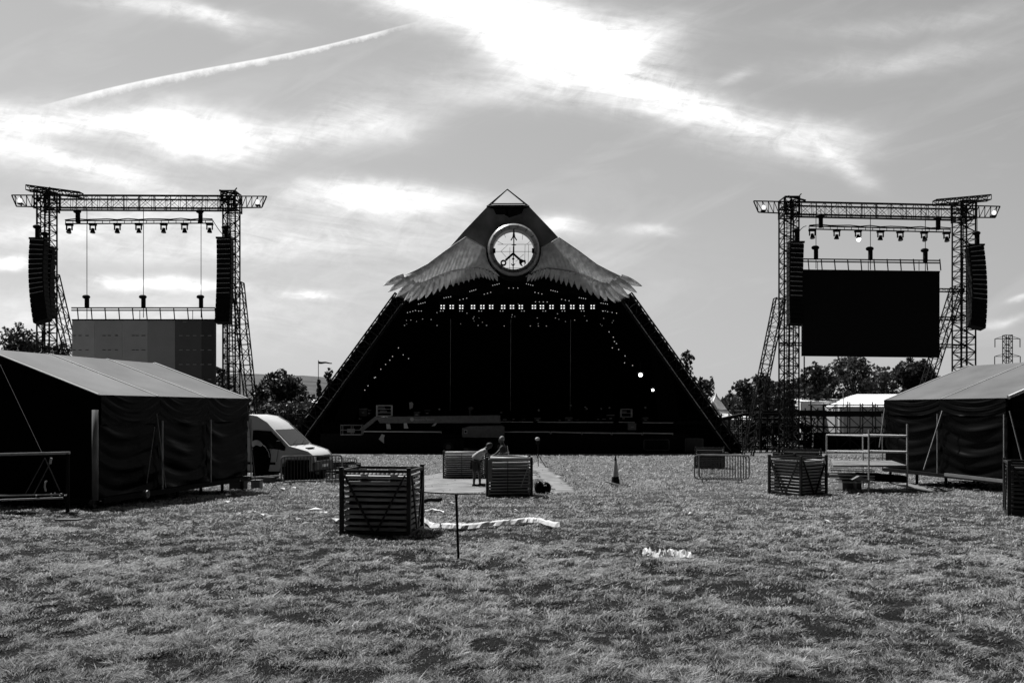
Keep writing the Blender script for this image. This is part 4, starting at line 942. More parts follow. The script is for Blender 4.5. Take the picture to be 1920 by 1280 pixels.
cabinet_array('loudspeaker_array', (74, 451), (92, 606), 28, GYL-2.2, 17, 'curved loudspeaker array hanging outside the marquee end mast of the grey screen gantry', 430, 1, bend=-.75)
cabinet_array('loudspeaker_array', (96, 468), (106, 598), 15, GYL-.8, 14, 'narrow second loudspeaker array hanging just behind the curved one by the grey screen', 440, 5, bend=-.7)
cabinet_array('loudspeaker_array', (422, 450), (425.5, 608), 27, GYL-2.2, 17, 'straight loudspeaker array on the stage side of the grey screen', 430, 2)
cabinet_array('loudspeaker_array', (1492, 458), (1485, 611), 26, GYR-2.2, 17, 'loudspeaker array on the stage side of the black screen', 430, 3)
cabinet_array('loudspeaker_array', (1826, 463), (1818, 617), 29, GYR-2.2, 17, 'curved loudspeaker array on the outer mast beside the black screen', 430, 4, bend=.7)
for px, pm, lb, Y in ((70.5, 435, 'hoist above the curved array at the marquee end of the grey screen gantry', GYL-2.2), (85, 448, 'lower hoist beside the curved array at the marquee end of the grey screen gantry', GYL-.8), (424, 436, 'hoist above the straight array on the stage side of the grey screen', GYL-2.2), (1494, 442, 'hoist above the array on the stage side of the black screen', GYR-2.2), (1832, 447, 'hoist above the curved array at the outer mast of the black screen gantry', GYR-2.2)):
    hoist(px, 388, pm, Y, lb, beam_dz=.2)

def lightbar(Y, x0, x1, y0, y1, n, lb, lit=None, xs_=None, word='grey screen'):
    t = thing('lighting_bar', at((x0+x1)/2, (y0+y1)/2, Y), lb, 'lighting bar')
    a, b = at(x0, y0, Y), at(x1, y1, Y); q = MB()
    for d in (0, -.26): q.tube(a+Vector((0, 0, d)), b+Vector((0, 0, d)), .06, 5)
    for k in range(21): q.tube(a.lerp(b, k/20), a.lerp(b, k/20)+Vector((0, 0, -.26)), .03, 4)
    q.build('twin_bar', M['truss'], t); q = MB()
    P = [a.lerp(b, k/14)+Vector((0, -.1, .05+.1*math.sin(k*1.3)**2)) for k in range(15)]; q.path(P, .05, 5); q.build('cable_loom', M['blackmat'], t)
    for i, px in enumerate(xs_):
        py = y0+(y1-y0)*(px-x0)/(x1-x0)+14
        nm = ['first', 'second', 'third', 'fourth', 'fifth', 'sixth', 'seventh'][i]
        moving_head(px, py, Y, ('lit glowing %s' if i == lit else '%s') % (nm+' light from the left on the bar above the '+word), rnd.uniform(-.4, .4), i == lit)
lightbar(GYL-1.2, 123, 399, 414, 413, 7, 'long twin tube lighting bar hanging above the grey screen', None, (130, 174, 220, 260, 307, 346, 393), 'grey screen')
lightbar(GYR-1.2, 1517, 1782, 424, 430, 7, 'long twin tube lighting bar hanging above the black screen', 2, (1523, 1569, 1609, 1651, 1688, 1733, 1775), 'black screen')
for px, pm, lb, Y in ((146, 406, 'hoist on the marquee end of the bar above the grey screen', GYL-1.2), (376, 406, 'hoist on the stage end of the bar above the grey screen', GYL-1.2), (1539, 415, 'hoist on the stage end of the bar above the black screen', GYR-1.2), (1759, 419, 'hoist on the outer end of the bar above the black screen', GYR-1.2)):
    hoist(px, 392, pm, Y, lb, beam_dz=.1)
SCL, SCR = GYL-.6, GYR-1.6
for px, lb in ((163, 'hoist on the grey screen beam, nearest the marquee'), (269, 'hoist on the middle of the grey screen beam'), (377, 'hoist on the grey screen beam, nearest the stage')): hoist(px, 388, 566, SCL, lb)
for px, py, lb in ((1530, 474, 'hoist on the black screen beam, nearest the stage'), (1632, 476, 'hoist on the middle of the black screen beam'), (1735, 479, 'hoist on the black screen beam, farthest from the stage')): hoist(px, 398, py, SCR, lb)
for a in ((37, 376, GYL, 'glowing lamp at the marquee end of the grey screen gantry truss'), (483, 379, GYL, 'glowing lamp at the stage end of the grey screen gantry truss'), (1432, 389, GYR, 'glowing lamp at the stage end of the black screen gantry truss'), (1864, 399, GYR, 'glowing lamp at the outer end of the black screen gantry truss')): flood(*a)

# screens
def screen(Y, x0, x1, yt, yb, beam_y, label, panels, sag=0.):
    t = thing('video_screen', at((x0+x1)/2, yb, Y), label, 'video screen')
    q = MB(); n = 10
    for d in (0, 4.6): q.tube(at(x0-1, beam_y+d, Y), at(x1, beam_y+d+sag, Y), .06, 5)
    for k in range(n+1):
        px = x0+10+(x1-x0-10)*k/n; q.tube(at(px, beam_y, Y), at(px+2, yt, Y), .05, 4)
    for k in range(3): px = x0+28+(x1-x0)*.37*k; q.tube(at(px, beam_y+4, Y), at(px, yt, Y), .03, 4)
    q.build('hanging_beam', M['truss'], t)
    for (a, b, m_) in panels:
        q = MB(); sh_ = lambda px: sag*(px-x0)/(x1-x0)
        q.prism([at(a+.15, yt+sh_(a), Y), at(b-.15, yt+sh_(b), Y), at(b-.15, yb+sh_(b), Y), at(a+.15, yb+sh_(a), Y)], (0, .35, 0)); o = q.build('screen_panel', m_, t)
    q = MB(); q.bar(at(x0, yt-.5, Y-.05), at(x1, yt-.5+sag, Y-.05), .12, .12); q.build('top_rail', M['truss'], t)
    return t
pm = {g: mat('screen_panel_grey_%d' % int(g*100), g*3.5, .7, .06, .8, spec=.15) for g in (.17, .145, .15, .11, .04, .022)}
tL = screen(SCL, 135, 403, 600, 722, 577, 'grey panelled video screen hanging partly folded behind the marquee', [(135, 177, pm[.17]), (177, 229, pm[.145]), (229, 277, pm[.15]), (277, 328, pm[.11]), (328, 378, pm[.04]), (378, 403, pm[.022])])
q = MB()
for py in (629, 656, 683, 711):
    for px in (336, 349, 362, 376, 390):
        q.box(at(px+3, py, SCL-.03), (.3, .04, .06))
q.box(at(346, 603, SCL-.03), (.3, .04, .05))
q.build('latch_marks', M['lgrey'], tL); q = MB()
for py in (629, 656):
    for px in (139, 150, 163, 195, 205, 218, 250, 257, 268, 270): q.box(at(px, py, SCL-.03), (.25, .04, .05))
q.build('panel_latch', M['dgrey'], tL)
screen(SCR, 1505, 1762, 507, 667, 485.5, 'blank black video screen hanging full size under its gantry', [(1505, 1762, M['screen'])], 3)

# ------------------------------------------------------------------ marquees
def wall_panel(a, b, z0, z1, nu, nv, amp, seed, sag=.12, rough=0.):
    """folded vinyl wall between posts a and b (2D points)"""
    R = random.Random(seed); a, b = Vector((*a, 0)), Vector((*b, 0)); d = b-a; nrm = Vector((d.y, -d.x, 0)).normalized()
    ph = [R.uniform(0, 6) for _ in range(6)]; rows = []
    for j in range(nv+1):
        v_ = j/nv; row_ = []
        for i in range(nu+1):
            u_ = i/nu; e = 4*u_*(1-u_)
            s = v_+sag*e+.03*math.sin(5*u_+ph[0])
            f = math.sin(17*s+ph[1]+1.5*math.sin(3*u_+ph[4]))*.5+math.sin(39*s+ph[2]+2*u_)*.3+.25*math.sin(7*u_+13*s+ph[3])
            f = math.copysign(abs(f)**1.6, f)
            off = amp*f*(.35+.65*e)
            p = a+d*u_+nrm*off; row_.append((p.x, p.y, z0+(z1-z0)*v_))
        rows.append(row_)
    m_ = MB(); m_.grid(rows); return m_
def tent(name, A0, A1, nb, wv, ze, zr, zf, label, gable_first, seed, valance=.5, inward=None):
    """A0->A1 eave line on the camera side; wv half-width vector to the ridge"""
    A0, A1, wv = Vector((*A0, 0)), Vector((*A1, 0)), Vector((*wv, 0)); t = thing(name, (A0.x, A0.y, gz(A0.y)), label, 'marquee')
    Rg0, Rg1 = A0+wv, A1+wv; B0, B1 = A0+wv*2, A1+wv*2
    up = lambda p, z: Vector((p.x, p.y, z))
    for k in range(nb):
        f0, f1 = k/nb, (k+1)/nb
        for s0, s1 in (((A0, A1), (Rg0, Rg1)), ((B0, B1), (Rg0, Rg1))):
            q = MB(); rows = []
            for j in range(9):
                g = j/8; row_ = []
                for i in range(9):
                    f = f0+(f1-f0)*i/8; p = s0[0].lerp(s0[1], f).lerp(s1[0].lerp(s1[1], f), g)
                    z = ze+(zr-ze)*g-.10*math.sin(PI*g)*math.sin(PI*i/8)
                    row_.append(up(p, z))
                rows.append(row_)
            q.grid(rows); q.build('roof_panel', M['tentroof'], t, smooth=True)
    sm = MB()
    for k in range(nb+1):
        f = k/nb
        for s0, s1 in (((A0, A1), (Rg0, Rg1)), ((B0, B1), (Rg0, Rg1))):
            a = s0[0].lerp(s0[1], f); b = s1[0].lerp(s1[1], f); sm.tube(up(a, ze+.01), up(b, zr+.01), .016 if 0 < k < nb else .022, 6)
    sm.build('roof_seam', M['seam'], t)
    nrm = Vector(((A1-A0).y, -(A1-A0).x, 0)).normalized()
    if nrm.dot(wv) > 0: nrm = -nrm
    for k in range(nb):
        a, b = A0.lerp(A1, k/nb), A0.lerp(A1, (k+1)/nb)
        ao, bo = a, b
        if nrm.dot(Vector(((b-a).y, -(b-a).x, 0))) < 0: ao, bo = b, a
        w1 = wall_panel((ao.x, ao.y), (bo.x, bo.y), zf, ze-.05, 40, 90, .09, seed+k); w1.build('side_wall', M['blackgloss'], t, smooth=True)
        o2 = nrm*.07
        v1 = wall_panel((ao.x+o2.x, ao.y+o2.y), (bo.x+o2.x, bo.y+o2.y), ze-valance, ze+.0, 40, 30, .035, seed+50+k, .5); v1.build('valance', M['blackgloss'], t, smooth=True)
    # gable ends and rear wall
    for i, (p0, p1, p2) in enumerate(((A0, Rg0, B0), (A1, Rg1, B1))):
        q = MB(); q.add([up(p0, zf), up(p2, zf), up(p2, ze-.02), up(p1, zr-.03), up(p0, ze-.02)], [(0, 1, 2, 3, 4)]); q.build('gable_wall', M['black'] if not (gable_first == 2 and i == 0) else M['blackgloss'], t)
    q = MB(); q.add([up(B0, zf), up(B1, zf), up(B1, ze), up(B0, ze)], [(0, 1, 2, 3)]); q.build('rear_wall', M['black'], t)
    for k in range(0 if gable_first == 2 else 1, nb+1):
        p = A0.lerp(A1, k/nb)+nrm*.13; q = MB(); q.bar(up(p, zf-.05), up(p, ze-valance*.9), .032, .032); q.build('pole', M['steel'], t)
    fl = MB(); c = (A0+B1)/2; d0 = (A1-A0); d1 = wv*2; fl.prism([up(A0+nrm*.15, zf-.14), up(A1+nrm*.15, zf-.14), up(B1, zf-.14), up(B0, zf-.14)], (0, 0, .12)); fl.build('floor', M['blackmat'], t)
    for k in range(nb*2+1):
        for w_ in (.03, 1.):
            p = A0.lerp(A1, k/(nb*2))+wv*w_*2*.97; g = gz(p.y); q = MB()
            q.tube(up(p, g-.05), up(p, zf-.12), .05, 6); q.box(up(p, g+.02), (.2, .2, .04)); q.build('jack_leg', M['blackmat'], t)
    return t, nrm
ZE, ZR, ZF = 2.06, 3.24, -.41
d_ = Vector((.224, .975)); pv = Vector((-.975, .224))
tlft, nl = tent('marquee_tent', (-9.97, 19.3), (-8.5, 25.7), 3, (pv.x*3.4, pv.y*3.4), ZE, ZR, ZF, 'big grey roofed marquee with black walls beside the van', 0, 100, .72)
# big rounded corner post, braces, ropes on the left marquee
q = MB(); p = at(178.5, 768, 19.1); q.tube((p.x, p.y, ZF-.05), (p.x, p.y, 1.7-.0+at(0, 768, 19.1).z-1.7), .075, 10); q.build('corner_post', M['mgrey'], tlft, smooth=True)
q = MB()
for (xa, ya, xb, yb, Y) in ((290, 800, 275, 907, 20.9), (294, 775, 311, 915, 20.9)): q = MB(); q.tube(at(xa, ya, Y), at(xb, yb, Y), .014, 6); q.build('stay_bar', M['mgrey'], tlft)
q = MB(); q.tube(at(0, 683, 18.5), at(78, 847, 17.6), .005, 5); q.build('guy_rope', M['mgrey'], tlft); q = MB(); q.tube(at(463, 757, 25.6), at(480, 912, 24.8), .016, 6); q.build('guy_rope', M['mgrey'], tlft)
q = MB()
for (px, py) in ((174, 944), (274, 926)):
    q.lathe(at(px, py, 19.2), [(.02, -.05), (.10, -.05), (.10, .05), (.02, .05)], 14, 'x')
q.build('castor', M['dgrey'], tlft)
q = MB(); 
for k in range(16): q.box(at(185+k*19+rnd.uniform(-6, 6), 935-k*2.5+rnd.uniform(-1, 4), 19.1+k*.42), (rnd.uniform(.03, .16), .03, rnd.uniform(.015, .04)))
q.build('clamp', M['steel'], tlft)

pr = Vector((.969, .245))
trgt, nr = tent('marquee_tent', (15.05, 24.3), (13.75, 29.45), 2, (pr.x*3.66, pr.y*3.66), ZE, 3.36, ZF, 'big grey roofed marquee with black walls beside the scaffold platform', 2, 200, .55)
for a_, b_2 in ((at(1767, 770, 26.6), at(1732, 880, 26.2)), (at(1893, 770, 24.0), at(1918, 870, 23.6)), (at(1659, 765, 29.3), at(1649, 838, 29))): q = MB(); q.tube(a_, b_2, .022, 6); q.build('stay_bar', M['mgrey'], trgt)
q = MB(); q.bar(at(1772, 889, 25.9), at(1903, 904, 23.2), .07, .09); q.build('base_beam', M['mgrey'], trgt)
# swagged cloth on the end gable (white edge)
a, b = Vector((15.1, 24.2)), Vector((18.6, 25.1))
w1 = wall_panel((a.x, a.y-.06), (b.x, b.y-.06), ZF, ZE, 50, 90, .05, 301); w1.build('end_wall', M['blackgloss'], trgt, smooth=True)
q = MB(); q.tube((15.05, 24.25, ZE+.02), (18.6, 25.15, 3.38), .06, 8); q.build('gable_edge_roll', M['white'], trgt)

# ------------------------------------------------------------------ slatted crates
def make_crate(label, w_=1.25, d=1.15, h=1.12, n=10, m='slat', brace=True):
    t = thing('slatted_crate', (0, 0, 0), label, 'crate', 'slatted steel crates on the grass')
    for sx_ in (-1, 1):
        for sy in (-1, 1):
            q = MB(); q.box((sx_*w_/2, sy*d/2, h/2+.03), (.07, .07, h+.06)); q.build('post', M['crate'], t, local=True, bevel=.008)
    for ax, s in (('x', -1), ('x', 1), ('y', -1), ('y', 1)):
        q = MB(); L_ = (w_ if ax == 'x' else d)-.09
        for k in range(n):
            z = .12+(h-.2)*k/(n-1)*.97; hh = (h-.2)/n*.40
            off = (d/2-.035) if ax == 'x' else (w_/2-.035)
            # rounded slat: three stacked slim boxes
            e1, e2 = rnd.uniform(-.012, .012), rnd.uniform(-.008, .008); rr = hh*.82
            n8 = 8; i0 = len(q.v)
            for xx in (-L_/2, L_/2):
                for i8 in range(n8):
                    a8 = 2*PI*i8/n8; dy8, dz8 = .026*math.cos(a8), rr*math.sin(a8)
                    zz = z+dz8+(e1 if xx < 0 else e2)
                    q.v.append((xx, s*off+dy8, zz) if ax == 'x' else (s*off+dy8, xx, zz))
            q.f += [(i0+i8, i0+(i8+1) % n8, i0+n8+(i8+1) % n8, i0+n8+i8) for i8 in range(n8)]+[tuple(i0+i8 for i8 in range(n8)), tuple(i0+n8+i8 for i8 in range(n8))]
        q.build('slatted_side', M[m if ax == 'x' else m], t, local=True)
        q = MB(); off = (d/2+.005) if ax == 'x' else (w_/2+.005)
        P = (lambda a_, z_: (a_, s*off, z_)) if ax == 'x' else (lambda a_, z_: (s*off, a_, z_))
        for z in (.05, h-.01): q = MB(); q.bar(P(-L_/2, z), P(L_/2, z), .05, .05); q.build('rail', M['crate'], t, local=True)
        if brace:
            q = MB(); off += .03
            q.bar(P(-L_/2+.02, h-.08), P(-.04, .09), .025 if ax == 'y' else .05, .05 if ax == 'y' else .025); q.bar(P(L_/2-.02, h-.08), P(.04, .09), .025 if ax == 'y' else .05, .05 if ax == 'y' else .025); q.build('brace', M['crate'], t, local=True)
    q = MB(); q.box((0, 0, .08), (w_-.12, d-.12, .05)); q.build('base', M['crate'], t, local=True)
    q = MB(); q.box((0, 0, h*.5+.0), (w_-.2, d-.2, h*.86-.12)); q.build('dark_filler', M['blackmat'], t, local=True)  # added black box keeps the gaps between the slats dark
    return t
c1 = make_crate('slatted crate with V braces nearest the camera beside the thin post', 1.2, .9, 1.13, 10)
g0 = G(707, 1006); c1.location = (g0.x+.02, g0.y+.5, g0.z); c1.rotation_euler = (0, 0, math.radians(-8))
q = MB()
for k in range(11):
    for xx in (-.25, .28): q.box((xx, -.36, .14+k*.1), (.13, .05, .035))
q.build('hinge_plate', M['dgrey'], c1, local=True)
# rolled sheet lying on top inside the near crate
q = MB()
for i in range(14): 
    a = -.55+i*.078; q.tube((a, -.24, 1.03+.012*math.sin(i*.9)), (a+.08, -.24, 1.03+.012*math.sin((i+1)*.9)), .085, 10)
o = q.build('rolled_sheet', M['lgrey'], None, smooth=True, local=True); o.location = c1.location; o.rotation_euler = c1.rotation_euler; tag(o, 'pale rolled sheet lying along the top of the nearest crate', 'rolled sheet')
def place(px, py, rz, label, w_=1.3, d=1.1, h=1.12, n=10, m='slat', brace=True, dy=.5):
    t = make_crate(label, w_, d, h, n, m, brace); g = G(px, py); t.location = (g.x, g.y+dy, gz(g.y+dy)); t.rotation_euler = (0, 0, math.radians(rz)); return t
c2 = place(954, 931, 2, 'upright slatted crate with a rounded pale lining where the two men work', 1.28, 1.05, 1.10, 11, 'slat', False)
c3 = place(870, 897, 3, 'slatted crate behind the bent over man', 1.75, 1.0, 1.10, 11, 'slat', False)
c4 = place(1513, 931, 34, 'slatted crate seen corner on between barrier and scaffold platform', 1.2, 1.1, 1.14, 11, 'slat', dy=.75)
c5 = place(1510, 889, -20, 'dark slatted crate half hidden behind the corner on crate', 1.7, 1.1, 1.14, 10, 'slatdk')
c6 = place(1335, 879, -14, 'dark slatted crate standing behind the crowd barrier', 1.5, 1.1, 1.14, 10, 'slatdk')
c7 = place(1968, 968, -27, 'slatted crate cut by the photo edge in front of the marquee', 1.05, 1.1, 1.16, 11, 'slatdk', dy=.5)
q = MB(); n = 20; rows = []
for z in (.25, .95, 1.12, 1.15): rows.append([( .56*math.cos(PI*i/n)+.02, .1+.62*math.sin(PI*i/n), z) for i in range(n+1)])
q.grid(rows); o = q.build('lining', M['lgrey'], c2, local=True, smooth=True); o.modifiers.new('s', 'SOLIDIFY').thickness = .04
q = MB(); q.box((-.56, -.56, .78), (.13, .04, .62)); q.build('side_plate', M['mgrey'], c2, local=True)
q = MB(); q.tube((-.55, -.52, 1.12), (.6, -.52, 1.1), .055, 8); q.build('top_roll', M['lgrey'], c2, local=True, smooth=True)
q = MB(); q.tube((.6, -.6, 1.05), (.32, -.6, .3), .015, 5); q.build('strap', M['rail'], c2, local=True)
q = MB(); q.tube((-.8, -.5, 1.1), (.8, -.5, 1.1), .055, 8); q.build('top_roll', M['lgrey'], c3, local=True, smooth=True)
for cc_, xx in ((c2, -.05), (c3, -.12)):
    q = MB(); q.box((xx, -.60 if cc_ is c2 else -.56, .6), (.02, .02, .95)); q.build('middle_strap', M['crate'], cc_, local=True)

# ------------------------------------------------------------------ crowd barriers
def make_barrier(label, w_=2.1, h=1.05):
    t = thing('crowd_barrier', (0, 0, 0), label, 'barrier', 'steel crowd barriers'); r = .12; q = MB(); z0 = .16; P = []
    for cx, cz, a0 in ((w_/2-r, h-r, 0), (-w_/2+r, h-r, 90), (-w_/2+r, z0+r, 180), (w_/2-r, z0+r, 270)):
        for k in range(5): a = math.radians(a0+k*22.5); P.append((cx+r*math.cos(a), 0, cz+r*math.sin(a)))
    P.append(P[0]); q.path(P, .027, 7); q.build('frame', M['barrier'], t, local=True); q = MB(); n = 19
    for k in range(1, n): x = -w_/2+w_*k/n; q.tube((x, 0, z0), (x, 0, h), .011, 5)
    q.build('bars', M['bars'], t, local=True)
    for x in (-w_/2+.28, w_/2-.28):
        q = MB(); q.path([(x, -.28, .015), (x, -.08, .16), (x, .08, .16), (x, .28, .015)], .02, 6); q.build('foot', M['bars'], t, local=True)
    return t
b1 = make_barrier('steel crowd barrier standing alone in front of the dark crate', 1.86)
g = G(1350, 906); b1.location = (g.x, g.y, g.z); b1.rotation_euler = (0, 0, math.radians(-16))
g = G(1357, 904); dup(b1, (g.x, g.y, g.z), math.radians(-17), 'second crowd barrier leaning close behind the lone barrier')
g = G(585, 909); dup(b1, (g.x, g.y, g.z), math.radians(22), 'crowd barrier in front of the white van bumper', (1.15, 1, 1))
g = G(630, 898); dup(b1, (g.x, g.y, g.z), math.radians(8), 'crowd barrier standing in front of the pile of dark tubes', (.9, 1, .82))
dup(b1, at(1231, 846.8, 85.8)+Vector((0, 0, 0)), 0, 'dark crowd barrier against the black stage front', (1.45, 1.4, 1.25))
# pile of tubes and boards behind the barriers
g = G(620, 892); t = thing('tube_pile', g, 'untidy pile of dark tubes and boards behind the barriers', 'pile'); 
for k, (a, m_) in enumerate((( 'tube', 'truss'), ('board', 'wood'), ('tube', 'blackmat'))):
    q = MB(); R = random.Random(k)
    for i in range(12):
        L_ = R.uniform(.9, 1.7); an = R.uniform(-.25, .25); c = Vector((g.x+R.uniform(-.5, .6), g.y+R.uniform(-.2, .8), g.z+R.uniform(.05, .62)))
        d = Vector((math.cos(an), R.uniform(-.3, .3), math.sin(an)*.3))*L_/2
        if a == 'tube': q.tube(c-d, c+d, .03, 6)
        else: q.bar(c-d*.8, c+d*.8, .12, .03)
    q.build(a, M[m_], t)
q = MB(); g2 = G(628, 905); q.grid([[Vector((g2.x-.35+.1*i, g2.y, g2.z+.02+.2*j*abs(math.sin(i*1.3+j)))) for i in range(8)] for j in range(3)]); o = q.build('crumpled_tarpaulin', M['lgrey']); o.modifiers.new('s', 'SOLIDIFY').thickness = .02
tag(o, 'pale crumpled tarpaulin lying beside the tube pile', 'tarpaulin')

# ------------------------------------------------------------------ van
def van():
    g = G(600, 904); rz = math.radians(-13); t = thing('panel_van', (g.x-.15, g.y+1.2, gz(g.y+1.2)), 'white high roofed panel van with a sloping bonnet parked beside the marquee', 'van', None, rz)
    # local: x forward (front at 0), y left, z up
    W2 = .98
    prof = [(-.02, .45), (.0, .75), (-.06, 1.0), (-.25, 1.16), (-.75, 1.30), (-1.0, 1.36), (-1.72, 2.02), (-2.0, 2.28), (-2.45, 2.52), (-2.9, 2.58), (-5.6, 2.58), (-5.66, 2.4), (-5.66, .5)]
    def rail_(x, z):   # half width at that point
        w_ = W2
        if z > 1.3: w_ -= (z-1.3)*.11
        if x > -1.1: w_ -= (x+1.1)**2*.16
        return w_
    q = MB(); n = len(prof)
    Lft = [(x, rail_(x, z), z) for x, z in prof]; Rgt = [(x, -rail_(x, z), z) for x, z in prof]
    m1 = [(x, rail_(x, z)*.86, z+(.035 if 1.2 < z < 2.6 else 0)) for x, z in prof]; m2 = [(x, -b, c) for (x, b, c) in m1]
    q.grid([Lft, m1, m2, Rgt])
    # sides with wheel arches
    for s, side in ((1, Lft), (-1, Rgt)):
        bot = []
        def arch(cx): return [(cx+.42*math.cos(a), .42+.42*math.sin(a)) for a in [PI*k/8 for k in range(9)]]
        pts = [(-.02, .45), (-.35, .42)]+[(x, z) for x, z in arch(-.95)]+[(-1.6, .42)]+arch(-4.5)+[(-5.3, .42), (-5.66, .5)]
        outl = [(x, rail_(x, z)*s, z) for x, z in pts]+[side[i] for i in range(n-2, -0, -1)]
        idx0 = len(q.v); q.v += outl; k = len(outl); q.f.append(tuple(range(idx0, idx0+k)) if s < 0 else tuple(range(idx0+k-1, idx0-1, -1)))
    b = q.build('body', M['vanpaint'], t, local=True, smooth=True)
    wm_ = b.modifiers.new('w', 'WELD'); wm_.merge_threshold = .002; bv_ = b.modifiers.new('b', 'BEVEL'); bv_.width = .05; bv_.segments = 3; bv_.limit_method = 'ANGLE'; bv_.angle_limit = math.radians(25)
    # windscreen
    q = MB(); e = .012
    P = [(-1.06, .80, 1.42), (-1.06, -.80, 1.42), (-1.70, -.76, 2.00), (-1.70, .76, 2.00)]
    nrm = Vector((.66, 0, .64)).normalized()*.05
    q.prism([Vector(p)+nrm for p in P], -nrm*.4); q.build('windscreen', M['glass'], t, local=True)
    q = MB()
    for y0, y1 in ((.1, .7), (-.6, 0)): q.bar(Vector((-1.0, y0, 1.42))+nrm*1.2, Vector((-1.2, y1, 1.58))+nrm*1.2, .02, .02)
    q.build('wiper', M['blackmat'], t, local=True)
    for s in (-1, 1):
        q = MB(); pts = [(-1.12, 1.36), (-1.78, 1.98), (-2.55, 2.0), (-2.55, 1.30), (-1.5, 1.28), (-1.15, 1.22)]
        q.prism([Vector((x, s*(rail_(x, z)+.012), z)) for x, z in pts], (0, -s*.02, 0)); q.build('side_window', M['glassdk'], t, local=True)
        q = MB(); q.box((-1.35, s*1.08, 1.45), (.14, .2, .34)); q.build('mirror', M['blackmat'], t, local=True, bevel=.03)
        q = MB(); q.prism([(-.06, s*.60, .80), (-.02, s*.88, .84), (-.25, s*.955, 1.06), (-.2, s*.66, 1.02)], (.03, 0, .0)); q.build('headlight', M['lgrey'], t, local=True)
        for cx in (-.95, -4.5):
            wq = thing_child('wheel', t, (cx, s*.86, .34))
            q = MB(); q.lathe((0, 0, 0), [(.20, -.11), (.32, -.11), (.34, -.07), (.34, .07), (.32, .11), (.20, .11)], 20, 'y'); q.build('tyre', M['rubber'], wq, local=True)
            q = MB(); q.lathe((0, s*.06, 0), [(.01, .03*s), (.1, .03*s), (.2, 0), (.2, -.05)], 14, 'y'); q.build('rim', M['mgrey'], wq, local=True)
        # door lines
        q = MB()
        for a, b_ in (((-2.62, .5), (-2.62, 2.1)), ((-3.9, .5), (-3.9, 2.1)), ((-2.62, 2.1), (-3.9, 2.1)), ((-2.62, 1.75), (-5.6, 1.75))): q.bar((a[0], s*(rail_(*a)+.004), a[1]), (b_[0], s*(rail_(*b_)+.004), b_[1]), .014, .014)
        q.build('door_line', M['mgrey'], t, local=True)
    q = MB(); q.box((-.02, 0, .62), (.16, 1.62, .34)); q.build('bumper', M['dgrey'], t, local=True, bevel=.05)
    q = MB(); q.box((-.0, 0, .93), (.06, 1.0, .2)); q.build('grille', M['blackmat'], t, local=True)
    q = MB(); q.bar((-.58, -.28, 1.30), (-.58, .28, 1.30), .12, .035); q.build('bonnet_vent', M['blackmat'], t, local=True)
    for s in (-1, 1):
        q = MB(); q.bar((-1.55, s*(rail_(-1.5, .7)+.01), .72), (-3.9, s*(rail_(-4, .7)+.01), .72), .03, .09); q.build('side_trim', M['blackmat'], t, local=True)
        q = MB(); q.box((-2.45, s*(rail_(-2.5, 1.15)+.02), 1.16), (.16, .03, .04)); q.build('door_handle', M['blackmat'], t, local=True)
        q = MB(); q.bar((-1.5, s*(rail_(-1.5, .6)+.004), .8), (-1.42, s*(rail_(-1.4, 1.3)+.004), 1.27), .014, .014); q.build('door_line', M['mgrey'], t, local=True)
    q = MB(); q.box((.07, 0, .62), (.02, .5, .11)); q.build('number_plate', M['white'], t, local=True)
    q = MB(); q.box((-2.8, 0, .4), (5, 1.7, .12)); q.build('underbody', M['blackmat'], t, local=True)
    return t
def thing_child(name, parent, loc):
    o = bpy.data.objects.new(name, None); C.objects.link(o); o.parent = parent; o.location = loc; return o
vn_t = van()

g = G(554, 905); q = MB(); rows = []  # added black sheet standing in for the shade at the van's front
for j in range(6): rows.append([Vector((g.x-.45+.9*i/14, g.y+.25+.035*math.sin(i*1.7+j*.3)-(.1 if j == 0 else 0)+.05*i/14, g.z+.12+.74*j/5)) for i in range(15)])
q.grid(rows); o = q.build('shade_sheet', M['black'], smooth=True); o.modifiers.new('s', 'SOLIDIFY').thickness = .015
tag(o, 'added black sheet for the shade behind the barrier before the van', 'tarpaulin')
for dx_, px_, lb_ in ((0, 500, 'dark flat crate on the ground between the covered heap and the van wheel'), (1, 590, 'dark low crate behind the end of the barrier past the van bumper')):
    g = G(px_, 899); t = thing('transport_box', g, lb_, 'box'); q = MB(); q.box(g+Vector((0, .3, .22)), (.7, .5, .4)); q.build('box_body', M['blackmat'], t, bevel=.02); q = MB(); q.box(g+Vector((0, .3, .44)), (.74, .54, .04)); q.build('lid', M['dgrey'], t); q = MB(); q.box(g+Vector((.1, .03, .28)), (.14, .02, .1)); q.build('tag', M['lgrey'], t)
# covered dark heap with a white cloth in front of the van side
g = G(489, 902); t = thing('covered_heap', g, 'tall heap under black plastic with a white cloth on top beside the van', 'covered heap')
q = MB(); rows = []
for j in range(9):
    f = j/8; z = f*1.4; r = (.40-.05*math.sin(6*f))*(1-.35*f**2) if f < .95 else .16; cx = .05*math.sin(3*f)
    rows.append([(g.x+cx+r*(1+.12*math.sin(5*a+3*f))*math.cos(a), g.y+r*.8*math.sin(a)*(1+.08*math.cos(4*a+f)), g.z+z+(.0 if f < .9 else -.12*math.cos(a))) for a in [2*PI*i/20 for i in range(21)]])
rows.append([(g.x, g.y, g.z+1.5)]*21)
q.grid(rows); q.build('black_cover', M['black'], t, smooth=True)
q = MB(); rows = []
for j in range(5): 
    f = j/4; r = .02+.23*f; rows.append([(g.x-.16+r*math.cos(a), g.y-.05+r*.8*math.sin(a), g.z+1.62-.16*f*f-(.1*abs(math.sin(2.5*a)) if j == 4 else 0)) for a in [2*PI*i/18 for i in range(19)]])
q.grid(rows); q.build('white_cloth', M['white'], t, smooth=True)
